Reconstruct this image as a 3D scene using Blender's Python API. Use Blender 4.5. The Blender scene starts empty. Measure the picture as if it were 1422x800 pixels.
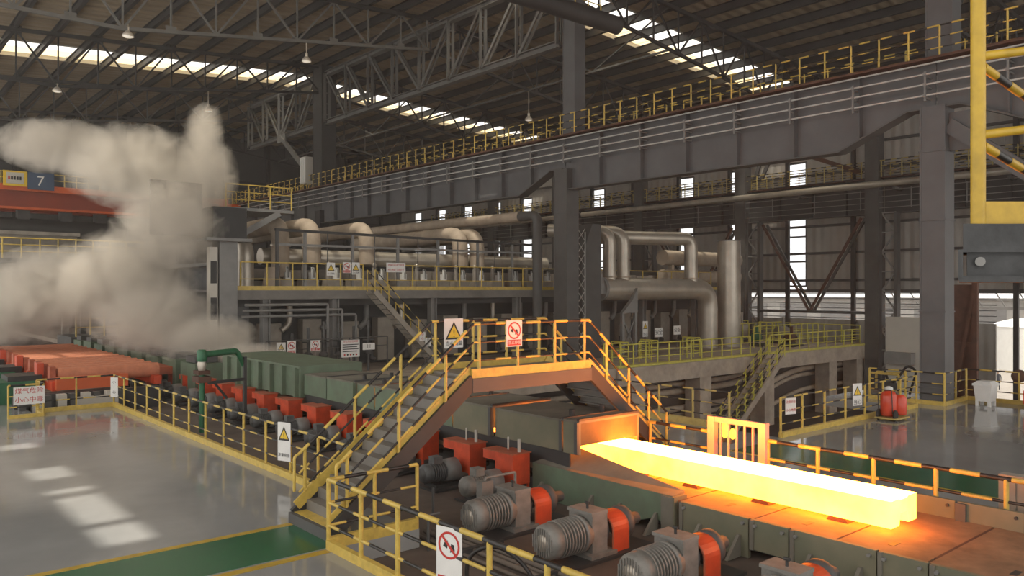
import bpy, bmesh, math, random
from mathutils import Vector, Matrix
random.seed(7)
SC = bpy.context.scene
COL = SC.collection
PI = math.pi

# ---------------------------------------------------------------- camera
# world: X runs across the roller line (to the right in the picture), Y runs along it (away to the left), metres
CAM_H = 4.5
CAM_YAW = math.atan2(946.0, 1108.5)
cam_d = bpy.data.cameras.new('camera')
cam_d.sensor_width = 36.0
cam_d.lens = 36.0 * 1108.5 / 1422.0
cam_d.shift_y = 2.0 / 1422.0
cam_d.clip_end = 600
cam = bpy.data.objects.new('camera', cam_d)
cam.location = (0, 0, CAM_H)
cam.rotation_euler = (PI / 2, 0, -CAM_YAW)
COL.objects.link(cam)
SC.camera = cam

# ---------------------------------------------------------------- sky, sun, exposure
world = bpy.data.worlds.new('sky')
SC.world = world
world.use_nodes = True
wn = world.node_tree.nodes
wn['Background'].inputs[0].default_value = (1.0, 0.965, 0.915, 1)
wn['Background'].inputs[1].default_value = 1.85
sun_d = bpy.data.lights.new('sun', 'SUN')
sun_d.energy = 6.0
sun_d.angle = math.radians(0.9)
sun_d.color = (1.0, 0.92, 0.80)
sun = bpy.data.objects.new('sun', sun_d)
COL.objects.link(sun)
SUN_DIR = Vector((0.30, 0.20, -1.0))
sun.rotation_euler = SUN_DIR.to_track_quat('-Z', 'Y').to_euler()
SC.view_settings.view_transform = 'Standard'
SC.view_settings.look = 'None'
SC.view_settings.gamma = 1.0
SC.view_settings.use_curve_mapping = False
SC.view_settings.exposure = -0.1
SC.cycles.max_bounces = 6
SC.cycles.diffuse_bounces = 3
SC.cycles.glossy_bounces = 3
SC.cycles.transparent_max_bounces = 12
SC.cycles.volume_bounces = 2
SC.cycles.sample_clamp_indirect = 4.0
SC.cycles.use_denoising = True

# ---------------------------------------------------------------- materials
MATS = {}
def mat(name, col, rough=0.6, metal=0.0, var=0.25, scale=2.0, bump=0.0, col2=None, spec=0.5, emit=None, estr=0.0, stretch=None):
    m = bpy.data.materials.new(name)
    m.use_nodes = True
    nt = m.node_tree; N = nt.nodes; L = nt.links
    b = N['Principled BSDF']
    b.inputs['Roughness'].default_value = rough
    b.inputs['Metallic'].default_value = metal
    b.inputs['Specular IOR Level'].default_value = spec
    c = Vector(col)
    if var > 0:
        tc = N.new('ShaderNodeTexCoord')
        nz = N.new('ShaderNodeTexNoise')
        nz.inputs['Scale'].default_value = scale
        nz.inputs['Detail'].default_value = 5
        nz.inputs['Roughness'].default_value = 0.62
        if stretch:
            mp = N.new('ShaderNodeMapping'); mp.inputs['Scale'].default_value = stretch
            L.new(tc.outputs['Object'], mp.inputs['Vector']); L.new(mp.outputs['Vector'], nz.inputs['Vector'])
        else:
            L.new(tc.outputs['Object'], nz.inputs['Vector'])
        rp = N.new('ShaderNodeValToRGB')
        rp.color_ramp.elements[0].position = 0.3
        rp.color_ramp.elements[1].position = 0.72
        d = Vector(col2) if col2 else c * (1 - var)
        rp.color_ramp.elements[0].color = (*d, 1)
        rp.color_ramp.elements[1].color = (*(c * (1 + 0.25 * var)), 1)
        L.new(nz.outputs['Fac'], rp.inputs['Fac'])
        L.new(rp.outputs['Color'], b.inputs['Base Color'])
        if bump > 0:
            bp = N.new('ShaderNodeBump'); bp.inputs['Strength'].default_value = bump; bp.inputs['Distance'].default_value = 0.02
            L.new(nz.outputs['Fac'], bp.inputs['Height']); L.new(bp.outputs['Normal'], b.inputs['Normal'])
    else:
        b.inputs['Base Color'].default_value = (*c, 1)
    if emit:
        b.inputs['Emission Color'].default_value = (*emit, 1)
        b.inputs['Emission Strength'].default_value = estr
    MATS[name] = m
    return m

mat('epoxy_grey', (0.29, 0.295, 0.29), 0.09, var=0.22, scale=0.35, spec=0.6)
mat('epoxy_green', (0.010, 0.115, 0.045), 0.2, var=0.25, scale=0.8, spec=0.5)
mat('line_yellow', (0.50, 0.33, 0.03), 0.35, var=0.3, scale=3)
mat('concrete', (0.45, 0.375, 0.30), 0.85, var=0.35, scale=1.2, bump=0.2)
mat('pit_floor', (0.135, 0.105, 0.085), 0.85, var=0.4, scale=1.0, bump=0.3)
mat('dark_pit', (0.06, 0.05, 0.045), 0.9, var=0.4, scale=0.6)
mat('yellow', (0.62, 0.44, 0.09), 0.42, var=0.3, scale=6)
mat('yellow_dull', (0.52, 0.40, 0.13), 0.5, var=0.3, scale=4)
mat('yellow_frame', (0.50, 0.32, 0.025), 0.4, var=0.3, scale=5)
mat('yellow_green', (0.62, 0.56, 0.09), 0.5, var=0.3, scale=4)
mat('black', (0.018, 0.016, 0.015), 0.45, var=0.3, scale=6)
mat('steel_grey', (0.100, 0.101, 0.104), 0.55, var=0.25, scale=0.7)
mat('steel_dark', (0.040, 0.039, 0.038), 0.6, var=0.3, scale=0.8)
mat('steel_mid', (0.085, 0.083, 0.080), 0.6, var=0.3, scale=0.8)
mat('steel_light', (0.22, 0.215, 0.205), 0.5, var=0.25, scale=1.0)
mat('truss_grey', (0.135, 0.13, 0.12), 0.6, var=0.2, scale=0.8)
mat('rust', (0.10, 0.045, 0.028), 0.8, var=0.4, scale=2)
mat('conduit', (0.42, 0.41, 0.38), 0.4, metal=0.2, var=0.2, scale=2)
mat('roof_sheet', (0.34, 0.27, 0.185), 0.75, var=0.35, scale=0.5, stretch=(0.3, 3.0, 1.0))
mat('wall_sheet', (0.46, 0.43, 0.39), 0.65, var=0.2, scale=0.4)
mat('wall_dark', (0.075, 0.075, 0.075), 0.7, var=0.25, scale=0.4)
mat('panel_pale', (0.52, 0.49, 0.43), 0.6, var=0.12, scale=0.6)
mat('white_paint', (0.70, 0.70, 0.68), 0.5, var=0.08, scale=2)
mat('hood_green', (0.120, 0.180, 0.115), 0.65, var=0.35, scale=1.5, col2=(0.105, 0.125, 0.085))
mat('hood_dust', (0.185, 0.170, 0.135), 0.8, var=0.35, scale=1.2)
mat('hood_side', (0.190, 0.170, 0.110), 0.7, var=0.35, scale=1.0, col2=(0.120, 0.130, 0.085))
mat('machine_green', (0.02, 0.13, 0.055), 0.5, var=0.35, scale=3)
mat('orange', (0.62, 0.070, 0.018), 0.5, var=0.3, scale=2.5)
mat('orange_dust', (0.45, 0.115, 0.055), 0.7, var=0.35, scale=2.5)
mat('crane_orange', (0.62, 0.11, 0.025), 0.5, var=0.25, scale=0.6)
mat('crane_red', (0.26, 0.035, 0.012), 0.5, var=0.25, scale=0.6)
mat('motor_grey', (0.235, 0.225, 0.205), 0.6, metal=0.1, var=0.35, scale=4)
mat('motor_dark', (0.115, 0.118, 0.118), 0.6, metal=0.1, var=0.4, scale=4)
mat('pipe_alu', (0.50, 0.45, 0.38), 0.38, metal=0.55, var=0.25, scale=0.9)
mat('pipe_dust', (0.42, 0.34, 0.26), 0.75, var=0.3, scale=1.2)
mat('furnace_grey', (0.27, 0.24, 0.205), 0.6, var=0.3, scale=1.5)
mat('furnace_pale', (0.34, 0.30, 0.25), 0.6, var=0.25, scale=1.5)
mat('deck_steel', (0.20, 0.185, 0.165), 0.55, var=0.3, scale=1.0)
mat('plate_hot', (0.27, 0.155, 0.085), 0.75, var=0.45, scale=2.2, bump=0.25)
mat('beam_grey', (0.055, 0.056, 0.057), 0.75, var=0.4, scale=6, bump=0.3)
mat('end_scale', (0.13, 0.085, 0.04), 0.8, var=0.4, scale=2)
mat('bar_hot', (0.52, 0.20, 0.11), 0.75, var=0.3, scale=3, emit=(0.9, 0.16, 0.05), estr=0.04)
mat('sign_white', (0.72, 0.71, 0.68), 0.45, var=0.06, scale=4)
mat('sign_yellow', (0.75, 0.50, 0.03), 0.45, var=0.08, scale=4)
mat('sign_black', (0.02, 0.02, 0.02), 0.5, var=0)
mat('sign_red', (0.50, 0.04, 0.03), 0.45, var=0.08, scale=4)
mat('sign_blue', (0.05, 0.08, 0.14), 0.45, var=0.08, scale=4)
mat('red_gloss', (0.60, 0.055, 0.02), 0.25, var=0.12, scale=3)
mat('rubber', (0.02, 0.02, 0.02), 0.8, var=0)
mat('pipe_floor', (0.16, 0.13, 0.105), 0.7, var=0.3, scale=3)
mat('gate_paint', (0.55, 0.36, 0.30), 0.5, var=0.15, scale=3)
mat('cloth_dark', (0.02, 0.024, 0.035), 0.9, var=0.2, scale=8)
mat('skin', (0.42, 0.25, 0.17), 0.6, var=0)
mat('lamp_shell', (0.62, 0.55, 0.46), 0.35, metal=0.3, var=0.1)
mat('lamp_glow', (0.9, 0.85, 0.75), 0.4, var=0, emit=(1, 0.86, 0.68), estr=0.5)
mat('amber_glow', (0.9, 0.5, 0.05), 0.4, var=0, emit=(1, 0.62, 0.06), estr=2.2)

def corrugate(m, axis, freq, strength=0.6, dist=0.05):
    nt = m.node_tree; N = nt.nodes; L = nt.links
    tc = N.new('ShaderNodeTexCoord'); sx = N.new('ShaderNodeSeparateXYZ')
    L.new(tc.outputs['Object'], sx.inputs[0])
    mu = N.new('ShaderNodeMath'); mu.operation = 'MULTIPLY'; mu.inputs[1].default_value = freq * 2 * PI
    L.new(sx.outputs[axis], mu.inputs[0])
    sn = N.new('ShaderNodeMath'); sn.operation = 'SINE'; L.new(mu.outputs[0], sn.inputs[0])
    bp = N.new('ShaderNodeBump'); bp.inputs['Strength'].default_value = strength; bp.inputs['Distance'].default_value = dist
    L.new(sn.outputs[0], bp.inputs['Height']); L.new(bp.outputs['Normal'], N['Principled BSDF'].inputs['Normal'])
corrugate(MATS['roof_sheet'], 1, 1.1, 0.8, 0.06)
corrugate(MATS['wall_sheet'], 1, 1.3, 0.7, 0.05)

def pane_mat(name, tint, keep):
    m = bpy.data.materials.new(name); m.use_nodes = True
    nt = m.node_tree; N = nt.nodes; L = nt.links
    for n in list(N): N.remove(n)
    o = N.new('ShaderNodeOutputMaterial'); mx = N.new('ShaderNodeMixShader')
    tr = N.new('ShaderNodeBsdfTransparent'); tr.inputs[0].default_value = (*tint, 1)
    tl = N.new('ShaderNodeBsdfTranslucent'); tl.inputs[0].default_value = (*tint, 1)
    mx.inputs[0].default_value = keep
    L.new(tr.outputs[0], mx.inputs[1]); L.new(tl.outputs[0], mx.inputs[2]); L.new(mx.outputs[0], o.inputs['Surface'])
    MATS[name] = m
pane_mat('skylight', (0.95, 0.95, 0.93), 0.25)
pane_mat('skylight_lit_beige', (0.80, 0.72, 0.56), 0.93)  # beige tint imitates the daylit underside of the roof sheet
pane_mat('window_glass', (0.95, 0.97, 1.0), 0.15)

# glowing steel
def bloom_mat(nm, col, lo, hi):
    m = bpy.data.materials.new(nm); m.use_nodes = True
    nt = m.node_tree; N = nt.nodes; L = nt.links
    b = N['Principled BSDF']; b.inputs['Base Color'].default_value = (0.3, 0.15, 0.08, 1); b.inputs['Roughness'].default_value = 0.8
    tc = N.new('ShaderNodeTexCoord'); nz = N.new('ShaderNodeTexNoise')
    nz.inputs['Scale'].default_value = 0.9; nz.inputs['Detail'].default_value = 4
    L.new(tc.outputs['Object'], nz.inputs['Vector'])
    mr = N.new('ShaderNodeMapRange'); mr.inputs[1].default_value = 0.3; mr.inputs[2].default_value = 0.7
    mr.inputs[3].default_value = lo; mr.inputs[4].default_value = hi
    L.new(nz.outputs['Fac'], mr.inputs[0])
    b.inputs['Emission Color'].default_value = (*col, 1)
    L.new(mr.outputs[0], b.inputs['Emission Strength'])
    MATS[nm] = m
bloom_mat('glowing_steel', (1.0, 0.235, 0.022), 46.0, 76.0)
bloom_mat('glowing_steel_side', (1.0, 0.25, 0.020), 8.0, 24.0)

# ---------------------------------------------------------------- mesh helpers
class MB:
    """collects primitive shapes into one mesh"""
    def __init__(s): s.v = []; s.f = []; s.m = []; s.sm = []
    def add(s, vs, fs, mi=0, smooth=False):
        o = len(s.v); s.v += [tuple(v) for v in vs]
        for f in fs:
            s.f.append(tuple(i + o for i in f)); s.m.append(mi); s.sm.append(smooth)
        return s
    def box(s, x0, x1, y0, y1, z0, z1, mi=0):
        vs = [(x0, y0, z0), (x1, y0, z0), (x1, y1, z0), (x0, y1, z0), (x0, y0, z1), (x1, y0, z1), (x1, y1, z1), (x0, y1, z1)]
        return s.add(vs, [(0, 3, 2, 1), (4, 5, 6, 7), (0, 1, 5, 4), (1, 2, 6, 5), (2, 3, 7, 6), (3, 0, 4, 7)], mi)
    def _frame(s, p, q, up=None):
        p = Vector(p); q = Vector(q); d = (q - p).normalized()
        u = Vector(up) if up else (Vector((0, 0, 1)) if abs(d.z) < 0.95 else Vector((1, 0, 0)))
        a = d.cross(u).normalized(); b = a.cross(d).normalized()
        return p, q, d, a, b
    def beam(s, p, q, w, h, mi=0, up=None):
        p, q, d, a, b = s._frame(p, q, up)
        vs = []
        for c in (p, q):
            for i, j in ((-1, -1), (1, -1), (1, 1), (-1, 1)): vs.append(c + a * (i * w / 2) + b * (j * h / 2))
        return s.add(vs, [(0, 3, 2, 1), (4, 5, 6, 7), (0, 1, 5, 4), (1, 2, 6, 5), (2, 3, 7, 6), (3, 0, 4, 7)], mi)
    def ibeam(s, p, q, w, h, t=0.03, mi=0, up=None):
        p, q, d, a, b = s._frame(p, q, up)
        s.beam(p + b * (h / 2 - t / 2), q + b * (h / 2 - t / 2), w, t, mi, up)
        s.beam(p - b * (h / 2 - t / 2), q - b * (h / 2 - t / 2), w, t, mi, up)
        return s.beam(p, q, t, h - 2 * t, mi, up)
    def tube(s, p, q, r, n=8, mi=0, r2=None, cap=True, smooth=True):
        p, q, d, a, b = s._frame(p, q)
        r2 = r if r2 is None else r2
        vs = []
        for c, rr in ((p, r), (q, r2)):
            for k in range(n):
                t = 2 * PI * k / n; vs.append(c + a * (math.cos(t) * rr) + b * (math.sin(t) * rr))
        fs = [(k, (k + 1) % n, n + (k + 1) % n, n + k) for k in range(n)]
        s.add(vs, fs, mi, smooth)
        if cap: s.add(vs, [tuple(range(n - 1, -1, -1)), tuple(range(n, 2 * n))], mi)
        return s
    def banded(s, p, q, r, n=8, band=0.45, mis=(0, 1), phase=0.0):
        p = Vector(p); q = Vector(q); Ln = (q - p).length; d = (q - p) / Ln
        cuts = [0.0]; x = band - phase if phase else band
        while x < Ln - 0.02: cuts.append(x); x += band
        cuts.append(Ln)
        for i in range(len(cuts) - 1):
            s.tube(p + d * cuts[i], p + d * cuts[i + 1], r * (1.0 if mis[i % 2] == 0 else 0.94), n, mis[i % 2], cap=(i in (0, len(cuts) - 2)))
        return s
    def pipe(s, pts, r, n=12, mi=0, bend=None, seg=5):
        """tube along a polyline with rounded corners"""
        P = [Vector(p) for p in pts]; path = [P[0]]
        bend = bend if bend is not None else r * 1.6
        for i in range(1, len(P) - 1):
            a = (P[i - 1] - P[i]); b = (P[i + 1] - P[i])
            k = min(bend, a.length * 0.49, b.length * 0.49)
            A = P[i] + a.normalized() * k; B = P[i] + b.normalized() * k
            for t in range(seg + 1):
                t /= seg; path.append(A * (1 - t) ** 2 + P[i] * 2 * t * (1 - t) + B * t * t)
        path.append(P[-1])
        T = [(path[min(i + 1, len(path) - 1)] - path[max(i - 1, 0)]).normalized() for i in range(len(path))]
        a = T[0].cross(Vector((0, 0, 1)) if abs(T[0].z) < 0.9 else Vector((1, 0, 0))).normalized()
        vs = []
        for c, t in zip(path, T):
            a = (a - t * a.dot(t)).normalized(); b = t.cross(a)
            for k in range(n):
                g = 2 * PI * k / n; vs.append(c + a * (math.cos(g) * r) + b * (math.sin(g) * r))
        fs = []
        for i in range(len(path) - 1):
            for k in range(n):
                fs.append((i * n + k, i * n + (k + 1) % n, (i + 1) * n + (k + 1) % n, (i + 1) * n + k))
        s.add(vs, fs, mi, True)
        m = len(path) - 1
        return s.add(vs, [tuple(range(n - 1, -1, -1)), tuple(range(m * n, m * n + n))], mi)
    def lathe(s, prof, n=16, mi=0, axis='Z', c=(0, 0, 0), smooth=True):
        """prof: (radius, height) pairs along the axis"""
        c = Vector(c); vs = []
        for r, h in prof:
            for k in range(n):
                t = 2 * PI * k / n; x, y = r * math.cos(t), r * math.sin(t)
                v = (x, y, h) if axis == 'Z' else ((h, x, y) if axis == 'X' else (y, h, x))
                vs.append(c + Vector(v))
        fs = []
        for i in range(len(prof) - 1):
            for k in range(n): fs.append((i * n + k, i * n + (k + 1) % n, (i + 1) * n + (k + 1) % n, (i + 1) * n + k))
        s.add(vs, fs, mi, smooth)
        m = len(prof) - 1
        return s.add(vs, [tuple(range(n - 1, -1, -1)), tuple(range(m * n, m * n + n))], mi)
    def prism(s, poly, ax, lo, hi, mi=0):
        """polygon in the two axes other than ax, extruded from lo to hi along ax"""
        n = len(poly); vs = []
        for e in (lo, hi):
            for (a, b) in poly:
                vs.append((e, a, b) if ax == 'X' else ((a, e, b) if ax == 'Y' else (a, b, e)))
        fs = [tuple(range(n - 1, -1, -1)), tuple(range(n, 2 * n))] + [(k, (k + 1) % n, n + (k + 1) % n, n + k) for k in range(n)]
        return s.add(vs, fs, mi)
    def hull(s, pts8, mi=0):
        return s.add(pts8, [(0, 3, 2, 1), (4, 5, 6, 7), (0, 1, 5, 4), (1, 2, 6, 5), (2, 3, 7, 6), (3, 0, 4, 7)], mi)
    def mesh(s, name, mats, origin=(0, 0, 0)):
        me = bpy.data.meshes.new(name)
        o = Vector(origin)
        me.from_pydata([Vector(v) - o for v in s.v], [], s.f)
        for m in (mats if isinstance(mats, (list, tuple)) else [mats]): me.materials.append(MATS[m])
        me.polygons.foreach_set('material_index', s.m)
        me.polygons.foreach_set('use_smooth', s.sm)
        bm = bmesh.new(); bm.from_mesh(me); bmesh.ops.recalc_face_normals(bm, faces=bm.faces[:]); bm.to_mesh(me); bm.free()
        me.update()
        return me

def tag(o, label=None, cat=None, group=None, kind=None):
    if label: o['label'] = label
    if cat: o['category'] = cat
    if group: o['group'] = group
    if kind: o['kind'] = kind
    return o
def thing(name, label, cat, loc=(0, 0, 0), group=None):
    o = bpy.data.objects.new(name, None); COL.objects.link(o); o.location = loc
    o.empty_display_size = 0.1
    return tag(o, label, cat, group)
def origin_of(parent):
    p = Vector((0, 0, 0))
    while parent is not None: p = p + parent.location; parent = parent.parent
    return p
def part(name, mb, mats, parent, label=None, kind=None):
    """mesh given in world coordinates, linked as a child (or at top level when parent is None)"""
    og = origin_of(parent)
    o = bpy.data.objects.new(name, mb.mesh(name, mats, og)); COL.objects.link(o); o.parent = parent
    if label: o['label'] = label
    if kind: o['kind'] = kind
    return o
def inst(name, me, parent, world_loc, rot=None, scale=None):
    """another object that shares a mesh"""
    o = bpy.data.objects.new(name, me); COL.objects.link(o); o.parent = parent
    o.location = Vector(world_loc) - origin_of(parent)
    if rot: o.rotation_euler = rot
    if scale: o.scale = scale
    return o
def single(name, mb, mats, label, cat, group=None, kind=None, loc=None):
    """a thing that is one mesh, origin at its base centre"""
    if loc is None:
        xs = [v[0] for v in mb.v]; ys = [v[1] for v in mb.v]; zs = [v[2] for v in mb.v]
        loc = ((min(xs) + max(xs)) / 2, (min(ys) + max(ys)) / 2, min(zs))
    o = bpy.data.objects.new(name, mb.mesh(name, mats, loc)); COL.objects.link(o); o.location = loc
    return tag(o, label, cat, group, kind)
def struct(name, mb, mats, label=None):
    o = bpy.data.objects.new(name, mb.mesh(name, mats)); COL.objects.link(o)
    return tag(o, label, None, None, 'structure')
def copy_tree(o, loc, label=None, parent=None):
    c = o.copy(); COL.objects.link(c); c.parent = parent
    if loc is not None: c.location = loc
    if label: c['label'] = label
    for ch in list(o.children): copy_tree(ch, None, None, c)
    return c
ORD = ['first', 'second', 'third', 'fourth', 'fifth', 'sixth', 'seventh', 'eighth', 'ninth', 'tenth', 'eleventh', 'twelfth', 'thirteenth',
       'fourteenth', 'fifteenth', 'sixteenth', 'seventeenth', 'eighteenth', 'nineteenth', 'twentieth', 'twenty-first', 'twenty-second', 'twenty-third', 'twenty-fourth']

# flat lettering as real thin meshes
def text_mesh(body, size, mat_name, name='lettering'):
    cu = bpy.data.curves.new(name, 'FONT'); cu.body = body; cu.size = size; cu.align_x = 'CENTER'; cu.align_y = 'CENTER'
    cu.extrude = 0.0015; cu.resolution_u = 2
    o = bpy.data.objects.new('tmp', cu); COL.objects.link(o)
    dg = bpy.context.evaluated_depsgraph_get()
    me = bpy.data.meshes.new_from_object(o.evaluated_get(dg)); me.name = name
    bpy.data.objects.remove(o); me.materials.clear(); me.materials.append(MATS[mat_name])
    return me

def railing(name, label, pts, h=1.2, sp=1.2, rails=(1.0, 0.67, 0.34), r_post=0.03, r_rail=0.026, kerb=0.0, kerb_w=0.08, group=None,
            mats=('yellow', 'black'), band=0.45, n=8, posts_at=None, ends=(True, True)):
    """posts, striped rails and kerb board along a path of base points (slopes allowed)"""
    P = [Vector(p) for p in pts]
    root = thing(name, label, 'railing', P[0], group)
    pm = MB().tube((0, 0, 0), (0, 0, h), r_post, n).mesh('post', mats[0])
    done = []
    for i in range(len(P) - 1):
        a, b = P[i], P[i + 1]; Ln = (b - a).length
        k = max(1, round(Ln / sp))
        ts = posts_at if (posts_at and len(P) == 2) else [j / k for j in range(k + 1)]
        for t in ts:
            c = a.lerp(b, t)
            if any((c - d).length < 0.05 for d in done): continue
            if (not ends[0] and i == 0 and t == 0) or (not ends[1] and i == len(P) - 2 and t == 1): continue
            done.append(c); inst('post', pm, root, c)
        for f in rails:
            o = Vector((0, 0, h * f)); rr = r_rail * (1.25 if f > 0.95 else 0.85)
            part('rail', MB().banded(a + o, b + o, rr, n, band, phase=random.uniform(0.05, band * 0.9)), list(mats), root)
        if kerb > 0:
            m = MB().beam(a + Vector((0, 0, kerb / 2)), b + Vector((0, 0, kerb / 2)), kerb_w, kerb)
            part('toe_board', m, 'yellow' if mats[0] == 'yellow' else mats[0], root)
    return root
# ================================================================ SETTING
XG, XW2 = 33.25, 64.0                      # the two crane rows
def zt(x): return 24.24 - 0.066 * abs(x - XG)            # top chord
def zb(x): return max(19.15, 22.0 - 0.138 * abs(x - XG))  # bottom chord
YE0, YE1 = -14.0, 104.0
XE0, XE1 = -8.0, 66.5
ZL = -5.0                                   # the lower ground level

# ---- floors
fl = struct('floor', MB()
            .box(XE0, 6.62, YE0, 12.55, -0.35, 0).box(XE0, 8.42, 12.55, 33.4, -0.35, 0).box(XE0, 5.6, 33.4, YE1, -0.35, 0)
            .box(15.5, 35.7, YE0, 13.1, -0.35, 0).box(31.6, 35.7, 13.1, 17.0, -0.35, 0).box(15.5, 21.95, 13.1, 30.7, -0.35, 0), 'epoxy_grey', 'glossy grey epoxy floor on both sides of the roller line')
def marking(x0, x1, y0, y1, m): part('floor_marking', MB().box(x0, x1, y0, y1, 0.001, 0.006), m, fl)
marking(XE0, 6.9, 12.66, 14.3, 'epoxy_green')
marking(XE0, 6.9, 14.3, 14.48, 'line_yellow')
marking(XE0, 6.5, 12.4, 12.58, 'line_yellow')
marking(19.15, 21.0, YE0, 13.0, 'epoxy_green')
marking(19.0, 19.15, YE0, 13.0, 'line_yellow')
marking(21.0, 21.15, YE0, 13.0, 'line_yellow')
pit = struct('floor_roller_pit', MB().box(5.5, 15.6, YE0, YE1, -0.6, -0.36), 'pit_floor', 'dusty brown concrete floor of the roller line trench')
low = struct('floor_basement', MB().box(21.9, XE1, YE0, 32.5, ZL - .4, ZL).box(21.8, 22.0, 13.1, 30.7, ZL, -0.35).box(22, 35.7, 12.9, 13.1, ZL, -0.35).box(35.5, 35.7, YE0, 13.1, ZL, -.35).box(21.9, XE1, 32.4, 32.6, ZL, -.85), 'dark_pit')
slab = struct('floor_furnace_hall', MB().box(15.5, 34.0, 30.7, YE1, -0.9, 0).box(34.0, XE1, 30.7, YE1, -0.9, -0.0), 'concrete', 'raw concrete slab of the furnace hall with pillars below')
for x in (36.0, 42.5, 49.9, 58.8, 63.2):
    part('pillar', MB().box(x - 0.6, x + 0.6, 30.75, 31.9, ZL, -0.9), 'concrete', slab)
part('edge_beam', MB().box(34.0, XE1, 30.55, 30.75, -1.05, -0.02), 'concrete', slab)
part('edge_stripe', MB().box(34.0, XE1, 30.52, 30.9, 0.0, 0.13), 'yellow_green', slab)
out = struct('floor_yard', MB().box(XE1, 260, -120, 160, ZL - .4, ZL), 'furnace_grey', 'pale ground of the yard outside the wall')

# ---- roof: sheets, purlins, skylights
roof = struct('ceiling', MB().box(XE0, XE0 + 0.3, YE0, YE1, zt(XE0) + 0.1, zt(XE0) + 0.9), 'steel_dark', 'brown steel deck roof on deep dark purlins')
PX = [9.85 + 2.62 * k for k in range(-6, 22)]
SKY = [(37.6, 42.2), (70.6, 75.4)]
YS = [(YE0, 6.0), (6.0, 37.6), (42.2, 70.6), (75.4, YE1)]
HOLES_X = (-3.7, -2.3)
hole_y = [(10.7, 12.0), (12.35, 14.8), (15.3, 15.7), (17.0, 18.4), (21.6, 22.5)]
pm = MB().ibeam((0, YE0, 0), (0, YE1, 0), 0.26, 0.58, 0.03).mesh('purlin', 'steel_dark')
for x in PX: inst('purlin', pm, roof, (x, 0, zt(x) + 0.42))
def sheet(x0, x1, y0, y1, m='roof_sheet', nm='roof_panel', dz=0.74):
    a, b = zt(x0) + dz, zt(x1) + dz
    if x0 < XG < x1:
        sheet(x0, XG, y0, y1, m, nm, dz); sheet(XG, x1, y0, y1, m, nm, dz); return
    part(nm, MB().hull([(x0, y0, a), (x1, y0, b), (x1, y1, b), (x0, y1, a), (x0, y0, a + .05), (x1, y0, b + .05), (x1, y1, b + .05), (x0, y1, a + .05)]), m, roof)
edges = [XE0] + [x for x in PX if x > XE0 + 0.5] + [XE1]
for i in range(len(edges) - 1):
    x0, x1 = edges[i], edges[i + 1]
    for (y0, y1) in YS:
        if x0 < -3 < x1 and y0 == 6.0:      # unseen gaps added in this sheet to cast the sun patches on the floor
            yy = 6.0
            for (h0, h1) in hole_y:
                sheet(x0, x1, yy, h0); yy = h1
                sheet(x0, HOLES_X[0], h0, h1); sheet(HOLES_X[1], x1, h0, h1)
            sheet(x0, x1, yy, y1)
        else: sheet(x0, x1, y0, y1)
    for (y0, y1) in SKY:
        sheet(x0 + 0.06, x1 - 0.06, y0, y0 + 2.8, 'skylight', 'skylight_pane', 0.95)
        sheet(x0 + 0.06, x1 - 0.06, y0 + 2.8, y1, 'skylight_lit_beige', 'skylight_pane', 0.95)  # this half stands in for lit sheet beside the clear strip
for (y0, y1) in SKY:
    for y in (y0, y1):
        for (xa, xb) in ((XE0, XG), (XG, XE1)):
            part('skylight_kerb', MB().beam((xa, y, zt(xa) + 0.85), (xb, y, zt(xb) + 0.85), 0.08, 0.42), 'panel_pale', roof)

# ---- roof trusses
TY = [3.0, 18.5, 34.0, 48.3, 65.0, 80.5, 96.0]
TWHO = ['overhead beyond the top of the picture', 'close above the nearest crane column', 'standing on the tall column in mid picture', 'with the grey lower chord across the upper left',
        'dark one just in front of the near skylight', 'behind the far skylight', 'farthest, near the end wall']
for y, who in zip(TY, TWHO):
    for bay, (xa, xb) in (('left', (XE0, XG)), ('right', (XG, XW2))):
        if bay == 'left' and y < 40 and y > 0 and y < 30: continue
        m1 = 'truss_grey' if (y == 48.3 and bay == 'left') else 'steel_dark'
        t = thing('roof_truss', 'steel roof truss of the %s bay, %s' % (bay, who), 'roof truss', (xa, y, zb(xa)))
        nodes = [x for x in PX if xa + 0.3 < x < xb - 0.3]
        nodes = [xa + 0.15] + nodes + [xb - 0.15]
        part('top_chord', MB().beam((xa, y, zt(xa)), (xb, y, zt(xb)), 0.22, 0.26), 'steel_dark', t)
        ks = sorted(set([xa, xb] + [x for x in (12.5, 54.0) if xa < x < xb]))
        for k in range(len(ks) - 1):
            part('bottom_chord', MB().beam((ks[k], y, zb(ks[k])), (ks[k + 1], y, zb(ks[k + 1])), 0.18, 0.2), m1, t)
        for k, x in enumerate(nodes):
            part('web_member', MB().beam((x, y, zb(x)), (x, y, zt(x)), 0.1, 0.1), 'truss_grey' if m1 == 'truss_grey' else 'steel_dark', t)
            if k % 2 == 1:
                part('gusset_plate', MB().box(x - .35, x + .35, y - .02, y + .02, zt(x) - .3, zt(x) + .3), 'steel_dark', t)
            if k + 1 < len(nodes):
                x2 = nodes[k + 1]
                p, q = ((x, y, zt(x)), (x2, y, zb(x2))) if k % 2 else ((x, y, zb(x)), (x2, y, zt(x2)))
                part('web_member', MB().beam(p, q, 0.1, 0.12), m1, t)
        if m1 == 'truss_grey':
            for k in range(1, len(nodes), 2):
                part('gusset_plate', MB().box(nodes[k] - .3, nodes[k] + .3, y - .03, y + .03, zb(nodes[k]) - .05, zb(nodes[k]) + .35), 'truss_grey', t)
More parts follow.
